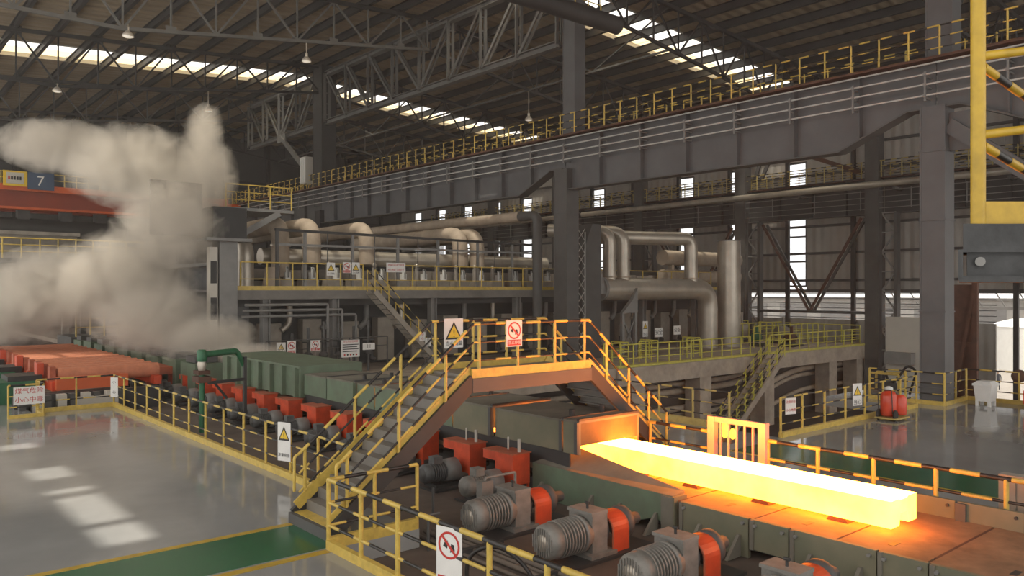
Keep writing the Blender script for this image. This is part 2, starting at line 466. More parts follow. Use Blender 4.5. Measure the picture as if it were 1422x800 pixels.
# longitudinal bracing lines between trusses
for i, (x, who) in enumerate(((43.0, 'right'),)):
    t = thing('roof_bracing', 'thin longitudinal bracing truss between the roof trusses of the %s bay' % who, 'bracing', (x, 34, zb(x)))
    for k in range(len(TY) - 3):
        y0, y1 = TY[k + 2], TY[k + 3]
        part('chord', MB().beam((x, y0, zb(x)), (x, y1, zb(x)), 0.12, 0.12), 'truss_grey', t)
        ym = (y0 + y1) / 2
        part('brace', MB().beam((x, y0, zt(x)), (x, ym, zb(x)), 0.09, 0.09), 'steel_mid', t)
        part('brace', MB().beam((x, ym, zb(x)), (x, y1, zt(x)), 0.09, 0.09), 'steel_mid', t)

# ---- jack trusses along the crane row
for (y0, y1, who) in ((34.6, 64.05, 'spanning from the mid column to the far column'), (66.1, 81.0, 'beyond the far column above the steam')):
    t = thing('jack_truss', 'deep pale grey jack truss %s' % who, 'jack truss', (XG, y0, 19.0))
    z0, z1 = 19.2, 23.5
    part('bottom_chord', MB().ibeam((XG, y0, z0), (XG, y1, z0), 0.5, 0.42, 0.05), 'truss_grey', t)
    part('top_chord', MB().ibeam((XG, y0, z1), (XG, y1, z1), 0.5, 0.38, 0.05), 'truss_grey', t)
    n = 8 if y1 - y0 > 20 else 4; d = (y1 - y0) / n
    for k in range(n + 1):
        y = y0 + d * k
        m = MB().beam((XG - .2, y, z0), (XG - .2, y, z1), 0.1, 0.22).beam((XG + .2, y, z0), (XG + .2, y, z1), 0.1, 0.22)
        for j in range(4): m.beam((XG - .2, y, z0 + .7 + j * .95), (XG + .2, y, z0 + .7 + j * .95), 0.05, 0.1)
        part('laced_post', m, 'truss_grey', t)
        if k < n:
            p, q = ((XG, y + .1, z1 - .1), (XG, y + d - .1, z0 + .1))
            if k >= n // 2: p, q = ((XG, y + .1, z0 + .1), (XG, y + d - .1, z1 - .1))
            if k < n // 2: p, q = ((XG, y + .1, z1 - .1), (XG, y + d - .1, z0 + .1))
            m = MB().beam((p[0] - .16, p[1], p[2]), (q[0] - .16, q[1], q[2]), 0.08, 0.2).beam((p[0] + .16, p[1], p[2]), (q[0] + .16, q[1], q[2]), 0.08, 0.2)
            part('diagonal', m, 'truss_grey', t)

# ---- crane row columns (X = XG)
def h_column(name, label, x, y, z0, z1, w=0.9, dpt=0.95, m='steel_grey', rings=()):
    t = thing(name, label, 'column', (x, y, z0))
    part('flange', MB().box(x - w / 2, x + w / 2, y - dpt / 2, y - dpt / 2 + 0.06, z0, z1), m, t)
    part('flange', MB().box(x - w / 2, x + w / 2, y + dpt / 2 - 0.06, y + dpt / 2, z0, z1), m, t)
    part('web', MB().box(x - 0.04, x + 0.04, y - dpt / 2 + 0.06, y + dpt / 2 - 0.06, z0, z1), m, t)
    part('cover_plate', MB().box(x - w / 2 + 0.02, x - w / 2 + 0.06, y - dpt / 2 + 0.06, y + dpt / 2 - 0.06, z0, z1), m, t)
    for z in rings:
        part('stiffener', MB().box(x - w / 2 - .03, x + w / 2 + .03, y - dpt / 2 - .03, y + dpt / 2 + .03, z, z + 0.06), m, t)
    return t
h_column('crane_column', 'grey steel crane column standing in the yellow railing on the right', XG, 13.1, -0.3, 11.7, rings=(0.6, 3.6, 7.2, 9.9))
h_column('crane_column', 'dark steel crane column behind the footbridge in mid picture', XG, 34.0, -0.3, 11.6, w=1.0, dpt=1.1, m='steel_mid', rings=(3.0, 6.5, 9.0))
h_column('crane_column', 'far crane column beside the steam, below the jack truss end', XG, 65.0, -0.3, 11.5, m='steel_dark')
h_column('roof_column', 'grey roof column rising from the crane girder in mid picture', XG + 0.35, 33.7, 13.7, 24.4, w=0.9, dpt=1.0)
h_column('roof_column', 'grey roof column at the upper right by the yellow frame', XG + 0.35, 13.0, 13.7, 24.4, w=0.9, dpt=1.0)
h_column('roof_column', 'dark roof column left of centre under the jack truss end', XG + 0.3, 65.1, 13.7, 24.3, w=1.4, dpt=1.7, m='steel_dark')
h_column('roof_column', 'farthest dark roof column near the end wall', XG + 0.3, 97.2, -0.3, 23.5, m='steel_dark')
for (y, x) in ((63.0, XG - 0.2), (64.3, XG - 0.4)):
    pass
t = thing('column_bracket', 'pale diagonal bracket strut meeting the far roof column', 'strut', (XG, 66, 14.6))
part('strut', MB().beam((XG - .4, 72.5, 19.0), (XG - .4, 66.0, 14.4), 0.3, 0.35), 'truss_grey', t)
part('gusset_plate', MB().box(XG - .43, XG - .37, 71.6, 73.4, 18.6, 19.3), 'truss_grey', t)
t = thing('column_box', 'white louvred box fixed to the far roof column above the crane rail', 'box', (XG - 0.6, 66.2, 14))
part('box_body', MB().box(XG - 1.0, XG - 0.3, 66.2, 67.3, 14.0, 16.4), 'panel_pale', t)
for k in range(4): part('rib', MB().box(XG - 1.04, XG - 1.0, 66.3 + k * .26, 66.4 + k * .26, 14.1, 16.3), 'white_paint', t)
# diagonal brace right of the near column
t = thing('column_brace', 'grey diagonal box brace right of the near crane column', 'brace', (XG, 12, 8))
part('strut', MB().beam((XG, 12.6, 10.9), (XG, 8.0, 7.2), 0.5, 0.55), 'steel_grey', t)
part('gusset_plate', MB().box(XG - .05, XG + .05, 11.4, 12.7, 9.9, 11.4), 'steel_grey', t)
bp = single('brace_panel', MB().box(36.0, 36.1, 12.6, 13.8, ZL, 4.7).beam((35.93, 13.5, -.4), (35.93, 12.7, 4.2), .12, .25).beam((35.93, 12.65, ZL), (35.93, 12.65, 4.8), .2, .2).beam((35.93, 12.6, 2.2), (35.93, 13.8, 2.2), .1, .2), 'rust', 'dark brown plate panel with diagonal rib right of the near crane column', 'panel')

# ---- crane girder 1 in spans
def girder(label, y0, y1, h0, h1, x=XG, zt0=13.5, zb0=10.4, zh=11.65, m='steel_grey', step=1.45, fl=0.9):
    t = thing('crane_girder', label, 'crane girder', (x, y0, zb0))
    poly = [(y0 + .02, zt0), (y0 + .02, zh if h0 else zb0)]
    bot = [(y0 + .02, zh if h0 else zb0)]
    if h0: bot += [(y0 + 1.0, zh), (y0 + 3.9, zb0)]
    if h1: bot += [(y1 - 3.9, zb0), (y1 - 1.0, zh)]
    bot += [(y1 - .02, zh if h1 else zb0)]
    part('web', MB().prism([(y0 + .02, zt0)] + bot + [(y1 - .02, zt0)], 'X', x - 0.03, x + 0.03), m, t)
    part('top_flange', MB().box(x - fl / 2, x + fl / 2, y0 + .02, y1 - .02, zt0, zt0 + 0.07), 'rust', t)
    for k in range(len(bot) - 1):
        part('bottom_flange', MB().beam((x, *bot[k]), (x, *bot[k + 1]), fl * 0.8, 0.07), 'steel_mid', t)
    n = int((y1 - y0) / step)
    for k in range(1, n):
        y = y0 + (y1 - y0) * k / n
        z = zb0
        for j in range(len(bot) - 1):
            if bot[j][0] <= y <= bot[j + 1][0]:
                f = (y - bot[j][0]) / max(1e-6, bot[j + 1][0] - bot[j][0]); z = bot[j][1] + f * (bot[j + 1][1] - bot[j][1])
        part('stiffener', MB().box(x - fl * .36, x - 0.03, y - .02, y + .02, z + .05, zt0), m, t)
    part('rail', MB().box(x - .06, x + .06, y0 + .02, y1 - .02, zt0 + .07, zt0 + .2), 'steel_dark', t)
    return t
girder('grey crane girder span at the upper right, ending at the near column', -8, 13.1, False, True, step=2.6)
girder('long grey crane girder span between the two nearest columns', 13.1, 34.0, True, False, step=2.62)
girder('grey crane girder span running from mid column behind the furnace pipes', 34.0, 65.0, True, False, step=2.6)
girder('darker far crane girder span behind the steam', 65.0, 96.0, False, False, step=2.6, m='steel_mid')
wk = thing('girder_walkway', 'steel walkway deck along the top of the near crane girder', 'walkway', (XG, 13, 13.4))
part('deck', MB().box(XG + 0.5, XG + 1.9, -8, 96, 13.44, 13.54), 'rust', wk)
part('deck', MB().box(XG - 0.75, XG - 0.47, -8, 96, 13.46, 13.56), 'rust', wk)
railing('railing', 'long yellow railing along the near edge of the crane girder', [(XG - .68, -6, 13.56), (XG - .68, 90, 13.56)], h=1.15, sp=1.17, rails=(1, .62, .26), r_post=.04, r_rail=.03, n=6)
railing('railing', 'yellow railing along the far edge of the crane girder walkway', [(XG + 1.8, -6, 13.54), (XG + 1.8, 90, 13.54)], h=1.15, sp=1.17, rails=(1, .62, .26), r_post=.04, r_rail=.03, n=6)
cr = thing('conductor_rails', 'four pale conductor bars on brackets along the crane girder face', 'conductor bars', (XG - .6, 0, 12))
for z in (13.32, 12.93, 12.53, 12.1):
    part('bar', MB().beam((XG - .62, -8, z), (XG - .62, 92, z), 0.05, 0.06), 'conduit', cr)
bk = MB().beam((0, 0, 11.9), (0, 0, 13.05), .07, .07)
for z in (12.93, 12.53, 12.1): bk.box(-0.02, .6, -.03, .03, z - .1, z - .04).box(-.08, .05, -.06, .06, z - .06, z + .06)
bkm = bk.mesh('bracket', 'steel_light')
for k in range(34): inst('bracket', bkm, cr, (XG - .6, -7 + 2.9 * k, 0))

# ---- second crane row
G2 = XW2 + 0.3
for (a, b, who) in ((-6, 17.2, 'behind the yellow frame at the right edge'), (17.2, 29.3, 'left of the near column between two lattice columns'), (29.3, 41.5, 'above the concrete platform'),
                    (41.5, 53.7, 'above the silver furnace ducts'), (53.7, 66, 'behind the mid column'), (66, 96, 'farthest behind the furnace')):
    girder('dark rear-row crane girder span, %s' % who, a, b, False, False, x=G2, zt0=13.4, zb0=10.6, m='steel_dark', step=3.0)
r2 = thing('conductor_rails', 'thin pale conductor bars on the rear crane girder', 'conductor bars', (G2, 0, 12))
for z in (12.4, 11.9, 11.45, 11.0): part('bar', MB().beam((G2 - .6, -6, z), (G2 - .6, 96, z), .05, .05), 'steel_light', r2)
bk = MB().beam((0, 0, 10.9), (0, 0, 12.5), .06, .06).mesh('bracket', 'steel_light')
for k in range(26): inst('bracket', bk, r2, (G2 - .55, -5 + 4 * k, 0))
p2 = thing('gas_pipe', 'long pale pipe running along the rear crane girder', 'pipe', (G2 - 1, 0, 13))
part('pipe_run', MB().tube((G2 - 1.2, -6, 12.95), (G2 - 1.2, 62, 12.75), 0.27, 12), 'pipe_alu', p2)
part('pipe_run', MB().tube((G2 - 1.2, 66, 12.7), (G2 - 1.2, 92, 12.6), 0.27, 12), 'pipe_alu', p2)
for y in range(-4, 92, 8): part('saddle', MB().box(G2 - 1.3, G2 - .02, y - .1, y + .1, 12.3, 12.52), 'steel_mid', p2)
railing('railing', 'yellow railing on the rear crane girder', [(G2 - .5, -6, 13.5), (G2 - .5, 92, 13.5)], h=1.3, sp=1.6, r_post=.05, r_rail=.04, n=5, mats=('yellow_dull', 'black'))
railing('railing', 'far edge yellow railing on the rear crane girder walkway', [(G2 + 1.1, -6, 13.5), (G2 + 1.1, 92, 13.5)], h=1.3, sp=1.6, r_post=.05, r_rail=.04, n=5, mats=('yellow_dull', 'black'))

def lattice_column(label, x, y, z0, z1, m='steel_mid'):
    t = thing('lattice_column', label, 'column', (x, y, z0))
    part('main_leg', MB().box(x - .5, x + .5, y + .15, y + 1.25, z0, z1), m, t)
    part('side_leg', MB().box(x - .3, x + .3, y - 1.25, y - 1.0, z0, 10.6), m, t)
    part('side_leg', MB().box(x - .3, x + .3, y - .05, y + .15, z0, 10.6), m, t)
    n = int((10.6 - z0) / 1.5)
    for k in range(n):
        z = z0 + (10.6 - z0) * k / n; zz = z0 + (10.6 - z0) * (k + 1) / n
        p, q = ((x - .2, y - 1.1, z), (x - .2, y, zz)) if k % 2 else ((x - .2, y, z), (x - .2, y - 1.1, zz))
        part('lacing', MB().beam(p, q, .1, .12), 'steel_light', t)
        part('lacing', MB().beam((x - .2, y - 1.1, zz), (x - .2, y, zz), .1, .1), 'steel_light', t)
    return t
C2 = [(5.0, 'at the right edge of the picture'), (17.2, 'standing right of the near crane column'), (29.3, 'at the right end of the concrete platform'), (41.5, 'behind the tall silver stack'),
      (53.7, 'seen above the two silver standpipes'), (66.0, 'left of the mid crane column'), (78.0, 'farthest, behind the furnace')]
for y, who in C2: lattice_column('laced steel column of the rear row, ' + who, XW2, y, ZL if y < 30.7 else -0.3, 22.0)
def vbrace(label, y0, y1, z0, z1):
    t = thing('cross_brace', label, 'bracing', (XW2, y0, z0))
    for o in (-.35, .35):
        part('brace_leg', MB().beam((XW2 + o, y0, z0), (XW2 + o, (y0 + y1) / 2, z1), .16, .2), 'rust' if o < 0 else 'steel_mid', t)
        part('brace_leg', MB().beam((XW2 + o, y1, z0), (XW2 + o, (y0 + y1) / 2, z1), .16, .2), 'rust' if o < 0 else 'steel_mid', t)
    part('bottom_tie', MB().beam((XW2, y0 - .335, min(z0, z1)), (XW2, y1 + .335, min(z0, z1)), .9, .22), 'steel_mid', t)
    for f in (.25, .5, .75):
        for (ya, yb) in ((y0, (y0 + y1) / 2), (y1, (y0 + y1) / 2)):
            yy = ya + (yb - ya) * f; zz = z0 + (z1 - z0) * f
            part('batten', MB().beam((XW2 - .35, yy, zz), (XW2 + .35, yy, zz), .12, .12), 'steel_mid', t)
vbrace('brown V-shaped column bracing above the concrete platform', 30.9, 39.9, 10.3, 2.6)
vbrace('brown V-shaped bracing of the next bay behind the silver stack', 43.1, 52.1, 10.2, 2.6)
t = thing('knee_brace', 'rusty knee brace under the long crane girder by the rear row', 'brace', (XW2, 36, 14))
part('strut', MB().beam((XW2, 38.5, 17.2), (XW2, 31.0, 14.0), .25, .35), 'rust', t)
part('strut', MB().beam((XW2, 40.3, 14.3), (XW2, 38.5, 18.0), .2, .3), 'steel_mid', t)
part('strut', MB().beam((XW2, 41.0, 14.3), (XW2, 39.6, 18.0), .2, .3), 'steel_mid', t)

# ---- rear long wall (X = 66.5)
wr = struct('wall_right', MB().box(XE1, XE1 + .25, YE0, YE1, 17.0, 22.3), 'wall_sheet', 'ribbed grey sheet wall with tall window strips')
WY = [38.2 + 6.12 * k for k in range(0, 11)]
def wpanel(y0, y1, z0, z1): part('wall_panel', MB().box(XE1, XE1 + .2, y0, y1, z0, z1), 'wall_sheet', wr)
prev = YE0
for k, y in enumerate(WY):
    a, b = y - 0.92, y + 0.92
    seg = [prev]
    while seg[-1] + 7.0 < a: seg.append(seg[-1] + 5.9)
    seg.append(a)
    for j in range(len(seg) - 1): wpanel(seg[j] + .02, seg[j + 1] - .02, 4.4 if seg[j] > 15 else 5.2, 17.0)
    part('wall_panel', MB().box(XE1, XE1 + .2, a, b, 15.9, 17.0), 'wall_sheet', wr)
    w = struct('window_%d' % (k + 1), MB().box(XE1 + .08, XE1 + .1, a, b, 4.8, 15.9), 'window_glass', 'tall bright strip window number %s from the right in the grey wall' % ORD[k])
    for z in (4.8, 7.0, 9.25, 11.5, 13.7, 15.9): part('glazing_bar', MB().box(XE1 - .02, XE1 + .14, a, b, z - .07, z + .07), 'steel_mid', w)
    for yy in (a, b): part('frame_jamb', MB().box(XE1 - .06, XE1 + .16, yy - .07, yy + .07, 4.8, 15.9), 'steel_light', w)
    prev = b
wpanel(prev, YE1, 4.4, 17.0)
for z in (5.2, 7.6, 10.0, 14.6, 16.8, 19.4): part('girt', MB().box(XE1 - .28, XE1 - .02, 13, YE1, z, z + .2), 'steel_mid', wr)
for y in [20.5 + 6.12 * k for k in range(13)]: part('wall_post', MB().box(XE1 - .6, XE1 - .3, y - .16, y + .16, ZL if y < 30 else -.3, 22), 'steel_dark', wr)
part('low_wall', MB().box(XE1, XE1 + .2, 22.0, YE1, ZL, 1.9), 'wall_sheet', wr)
lv = MB().beam((XE1 + .1, 22.0, 0), (XE1 + .1, YE1, 0), .25, .06).mesh('louvre_slat', 'steel_mid')
for k in range(6): inst('louvre_slat', lv, wr, (0, 0, 2.05 + .42 * k))
part('lintel', MB().box(XE1 - .2, XE1 + .2, 10, YE1, 4.2, 4.5), 'steel_mid', wr)

# ---- far end wall (Y = 104)
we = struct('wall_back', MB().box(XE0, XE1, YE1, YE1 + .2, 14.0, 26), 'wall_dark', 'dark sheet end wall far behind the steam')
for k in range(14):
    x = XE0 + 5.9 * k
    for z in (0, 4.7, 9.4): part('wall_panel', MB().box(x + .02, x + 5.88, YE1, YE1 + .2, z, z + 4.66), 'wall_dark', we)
    part('wall_post', MB().box(x - .2, x + .2, YE1 - .5, YE1 - .05, 0, 24), 'steel_dark', we)
part('plinth', MB().box(XE0 - 10, XE1, YE1, YE1 + .3, -.7, .05), 'concrete', we)
for z in (4.6, 9.3, 14.0, 18.6): part('girt', MB().box(XE0, XE1, YE1 - .3, YE1 - .02, z, z + .25), 'steel_dark', we)

# ---- hall lamps
def lamp(label, x, y, z, ztop):
    t = thing('pendant_lamp', label, 'lamp', (x, y, z))
    part('lamp_shade', MB().lathe([(.08, .36), (.13, .32), (.27, .15), (.32, .0), (.3, .0), (.24, .13), (.06, .3)], 16, c=(x, y, z)), 'lamp_shell', t)
    part('lens', MB().lathe([(.29, .02), (.2, -.03), (.04, -.05)], 16, c=(x, y, z)), 'lamp_glow', t)
    part('gear_case', MB().lathe([(.08, .32), (.1, .36), (.1, .55), (.03, .6)], 10, c=(x, y, z)), 'lamp_shell', t)
    part('hanger_rod', MB().tube((x, y, z + .5), (x, y, ztop), .03, 6), 'lamp_shell', t)
lamp('bell-shaped lamp hanging from the grey chord at the upper left', 12.75, 48.3, 18.75, 19.5)
lamp('bell-shaped lamp hanging on a long rod left of the jack truss', 23.6, 48.3, 19.35, 20.75)
lamp('small bell lamp below the dark truss at the far left', 12.4, 65, 18.75, 19.2)
lamp('small bell lamp below the dark truss, above the steam', 23.2, 65, 18.9, 20.7)
lamp('bell lamp hanging just left of the mid roof column', 43.0, 48.3, 18.2, 20.7)
lamp('small dim bell lamp right of the far roof column', 47.5, 80.5, 17.3, 20.1)
lamp('tiny lamp at the far left edge above the orange crane', 14.5, 80.5, 17.9, 19.45)
# ================================================================ ROLLER LINE
# ---- glowing beam blank
g = MB()
def hsec(y): return [(13.45, .5, y), (13.75, .5, y), (13.80, .70, y), (14.05, .70, y), (14.12, .5, y), (14.42, .5, y), (14.42, .955, y), (14.1, .955, y), (14.05, .93, y), (13.8, .93, y), (13.75, .955, y), (13.45, .955, y)]
g.prism([(x, z) for x, z, _ in hsec(0)], 'Y', 6.02, 21.0)
for k in range(2, 14):                       # flanges and end faces cooler than the upper face
    if k - 2 not in (6, 7, 8, 9, 10): g.m[k] = 1
g.m[0] = g.m[1] = 1
bl = single('hot_steel_bloom', g, ['glowing_steel', 'glowing_steel_side'], 'glowing yellow-white steel bloom sliding out from under the green hood', 'steel bloom')

# ---- roller bed: deck plates and rollers
bed_y = [1.0, 3.05, 5.1, 6.55, 8.1, 9.75, 11.2, 12.5, 14.5, 16.5, 18.5, 20.5, 22.5, 24.5, 26.5, 28.5, 30.5, 32.5, 34.5]
bd = thing('roller_bed', 'heat-scorched steel bed plates under the glowing bloom', 'roller bed', (14, 6, .2))
for k in range(len(bed_y) - 1):
    y0, y1 = bed_y[k], bed_y[k + 1]
    part('bed_plate', MB().box(12.62, 15.36, y0 + .02, y1 - .02, .28, .37), 'plate_hot', bd)
    if y0 < 12: part('slot', MB().box(13.0, 13.25, (y0 + y1) / 2 - .05, (y0 + y1) / 2 + .05, .3, .374), 'steel_dark', bd)
    part('roller', MB().tube((13.62, y1 + .5, .27), (14.3, y1 + .5, .27), .228, 16) if y1 > 6 else MB().tube((12.9, y1, .15), (15.2, y1, .15), .225, 16), 'rust', bd)
part('bed_frame', MB().box(13.0, 15.3, 0.5, 40, -.35, .02), 'steel_dark', bd)

# ---- near side panels with gussets
pn = thing('bed_side_panels', 'dusty green side plates of the roller bed nearest the camera', 'machine panel', (12.6, 5, -.3))
for (y0, y1, zlo) in ((8.17, 9.68, -.34), (7.38, 8.12, -.16), (5.86, 7.33, -.34), (5.08, 5.82, -.16), (3.2, 5.04, -.34), (1.5, 3.15, -.34)):
    part('side_panel', MB().box(12.56, 12.64, y0, y1, zlo, .375), 'hood_side', pn)
    part('edge_strip', MB().box(12.52, 12.56, y1 - .07, y1, zlo, .37), 'hood_dust', pn)
    for yy in (y0 + .1, y1 - .1): part('bolt', MB().tube((12.5, yy, .28), (12.57, yy, .28), .03, 8), 'steel_light', pn)
def gusset(y, zt_=.05, w=.42): part('gusset', MB().prism([(12.56, zt_), (12.50, zt_), (12.56 - w, -.34), (12.56, -.34)], 'Y', y - .03, y + .03), 'hood_dust', pn)
for y in (13.6, 12.0, 11.2, 10.25, 9.2, 8.35, 6.95, 6.1, 4.6, 3.6): gusset(y)

# ---- tapered guide hood
tp = thing('tapered_guide_hood', 'green tapered guide hood with dusty sloping top beside the bloom', 'machine cover', (12.6, 12, -.3))
part('side_panel', MB().prism([(13.95, .44), (9.85, .44), (9.85, -.2), (10.3, -.06), (11.1, -.34), (13.95, -.34)], 'X', 12.54, 12.62), 'hood_green', tp)
part('top_plate', MB().hull([(12.55, 13.95, .40), (12.55, 9.85, .40), (13.05, 9.95, .40), (13.35, 13.3, .74), (12.55, 13.95, .445), (12.55, 9.85, .445), (13.05, 9.95, .45), (13.35, 13.3, .80)]), 'hood_dust', tp)
part('end_plate', MB().box(12.5, 12.9, 9.78, 9.85, -.22, .44), 'hood_side', tp)
part('corner_strip', MB().box(12.49, 12.54, 9.8, 10.1, -.25, .43), 'hood_dust', tp)

# ---- green hoods over the line
segs = [(12.45, 13.0), (13.0, 15.5), (15.5, 17.2), (17.2, 19.3), (19.3, 21.2), (21.2, 22.4), (22.4, 24.3), (24.3, 26.1)]
for k, (y0, y1) in enumerate(segs):
    who = 'open at the end where the bloom comes out' if k == 0 else '%s box counted from the bloom' % ORD[k]
    t = thing('roller_hood', 'green dust-topped line hood, ' + who, 'hood', (13.5, y0, .8), 'green hoods over the roller line')
    x0, x1, z0, z1 = 12.6, 14.6, .82, 1.52
    if k % 2: x0 += .06; z1 -= .03
    part('side_plate', MB().box(x0, x0 + .05, y0 + .02, y1 - .02, z0, z1), 'hood_green' if k > 2 else 'hood_side', t)
    part('side_plate', MB().box(x1 - .05, x1, y0 + .02, y1 - .02, .7, z1), 'hood_side', t)
    part('top_plate', MB().box(x0, x1, y0 + .02, y1 - .02, z1, z1 + .05), 'hood_dust', t)
    part('end_plate', MB().box(x0 + .05, x1 - .05, y0 + .02, y0 + .07, 1.03, z1), 'end_scale' if k == 0 else 'hood_side', t)
    part('rib', MB().box(x0 - .07, x0, y0 + .02, y0 + .12, z0 + .02, z1 + .03), 'steel_mid' if k < 3 else 'hood_green', t)
    part('top_rib', MB().box(x0, x1, y0 + .02, y0 + .1, z1 + .05, z1 + .1), 'steel_dark', t)
    if k in (1, 3, 5, 6):
        for x in (13.0, 14.0):
            part('lifting_lug', MB().tube((x, y0 + .1, z1 + .1), (x, y0 + .1, z1 + .25), .07, 8), 'black', t)
# taller ribbed hood with the descaler
th = thing('descaler_hood', 'taller green ribbed descaler hood half hidden by steam', 'hood', (13.5, 26.2, .7))
part('side_plate', MB().box(12.55, 12.62, 26.15, 33.5, .7, 1.72), 'hood_green', th)
part('top_plate', MB().box(12.5, 15.0, 26.15, 33.5, 1.72, 1.8), 'hood_green', th)
part('end_plate', MB().box(12.62, 15.0, 26.15, 26.22, .7, 1.72), 'hood_green', th)
for k in range(7): part('rib', MB().box(12.40, 12.55, 26.3 + k * 1.05, 26.42 + k * 1.05, .7, 1.74), 'hood_green', th)
# low far housings
for k in range(9):
    y = 35.2 + k * 2.6
    t = thing('far_roller_stand', 'grey-green roller stand, %s beyond the steaming descaler' % ORD[k], 'roller stand', (12.6, y, -.3), 'roller stands beyond the descaler')
    part('housing', MB().box(12.0, 13.2, y, y + 1.9, -.3, 1.25 + .05 * (k % 2)), 'hood_green', t)
    part('cap', MB().box(12.1, 13.1, y + .3, y + 1.5, 1.28, 1.55), 'steel_mid', t)

# ---- dark plates added to block the bloom's glow below the hoods; far wall
sh = thing('glow_block_plates', 'dark plates added to hide the bloom glow below the green hoods', 'shield plates', (12.7, 13, .37))
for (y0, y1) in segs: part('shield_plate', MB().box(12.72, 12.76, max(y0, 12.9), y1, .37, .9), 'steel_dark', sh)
sw = thing('bed_far_wall', 'grey side wall panels along the far side of the bloom', 'machine panel', (15.4, 4, .3))
for (y0, y1) in ((.5, 2.4), (2.45, 4.6), (4.65, 5.7), (5.75, 7.6), (7.65, 9.4), (9.45, 11.3), (11.35, 12.6), (12.65, 16), (16.05, 20)):
    part('wall_panel', MB().box(15.37, 15.45, y0, y1, -.3, .70), 'hood_side', sw)
    for yy in (y0 + .12, y1 - .12): part('bolt', MB().tube((15.34, yy, .6), (15.38, yy, .6), .03, 8), 'steel_dark', sw)
part('post', MB().box(15.3, 15.38, 5.55, 5.72, .3, .68), 'steel_mid', sw)

# ================================================================ MOTORS
def near_motor(label):
    """geared motor, axis along X at z = 0; local origin at the foot below the gearbox"""
    t = thing('roller_motor', label, 'motor', (0, 0, 0), 'geared roller motors with arched orange guards')
    A = .42                              # axis height over the foot
    c = (0, 0, A)
    part('fan_cover', MB().lathe([(.10, -1.16), (.27, -1.15), (.335, -1.08), (.345, -.86), (.33, -.86)], 24, axis='X', c=c), 'motor_grey', t)
    grm = MB()
    for k in range(-4, 5): grm.beam((-1.165, k * .062, A - math.sqrt(max(.01, .075 - (k * .062) ** 2)) ), (-1.165, k * .062, A + math.sqrt(max(.01, .075 - (k * .062) ** 2))), .02, .02, up=(0, 1, 0))
    part('fan_grille', grm, 'motor_grey', t)
    part('fan_hub', MB().lathe([(.02, -1.172), (.16, -1.17), (.16, -1.15)], 16, axis='X', c=c), 'pipe_alu', t)
    prof = []
    x = -.86
    while x < -.30:
        prof += [(.36, x), (.36, x + .03), (.25, x + .034), (.25, x + .076)]; x += .08
    part('finned_body', MB().lathe(prof, 28, axis='X', c=c, smooth=False), 'motor_grey', t)
    part('flange_ring', MB().lathe([(.2, -.30), (.36, -.30), (.37, -.26), (.36, -.2), (.33, -.18), (.33, -.1), (.2, -.1)], 28, axis='X', c=c), 'motor_grey', t)
    gb = part('gearbox', MB().box(-.12, .30, -.30, .34, .06, .80), 'motor_grey', t)
    part('inspection_cover', MB().box(-.16, .30, -.32, .36, .80, .86), 'motor_grey', gb)
    part('lifting_eye', MB().tube((.05, 0, .86), (.05, 0, .95), .025, 8).tube((.05, -.05, .97), (.05, .05, .97), .03, 8), 'steel_dark', gb)
    part('foot', MB().box(-.26, .46, -.42, .46, 0, .07), 'motor_grey', t)
    part('nose', MB().lathe([(.30, .30), (.30, .36), (.12, .40), (.12, .62)], 20, axis='X', c=c), 'steel_mid', t)
    arch = []
    for k in range(13):
        a = PI * k / 12; arch.append((.36 * math.cos(a), A + .30 * math.sin(a)))
    out_ = [(.36, -.02)] + arch + [(-.36, -.02)]
    inn = [(-.33, -.02)] + [(.33 * math.cos(PI * (12 - k) / 12), A + .27 * math.sin(PI * (12 - k) / 12)) for k in range(13)] + [(.33, -.02)]
    part('coupling_guard', MB().prism(out_ + inn, 'X', .42, .86), 'orange', t)
    part('guard_lip', MB().prism(out_ + inn, 'X', .40, .43), 'orange_dust', t)
    part('guard_lip', MB().prism(out_ + inn, 'X', .85, .88), 'orange_dust', t)
    part('brake_disc', MB().lathe([(.1, .90), (.29, .91), (.33, .94), (.33, 1.08), (.25, 1.16), (.14, 1.18), (.12, 1.5)], 22, axis='X', c=c), 'steel_mid', t)
    part('base_frame', MB().box(-1.0, 1.5, -.5, .5, -.06, 0), 'steel_dark', t)
    return t
MX, MZ = 10.72, -.30
NX = 10.47
ym = [12.3, 10.2, 8.2, 6.2]
m0 = near_motor('grey geared motor with arched orange guard, nearest the footbridge')
m0.location = (NX, ym[0], MZ); m0.scale = (.93, .93, .93)
copy_tree(m0, (NX, ym[1], MZ), 'grey geared motor with arched orange guard, second in front of the tapered hood')
copy_tree(m0, (NX, ym[2], MZ), 'grey geared motor with arched orange guard, third, below the flat side panels')
copy_tree(m0, (NX, ym[3], MZ), 'grey geared motor with arched orange guard, cut off by the bottom edge')

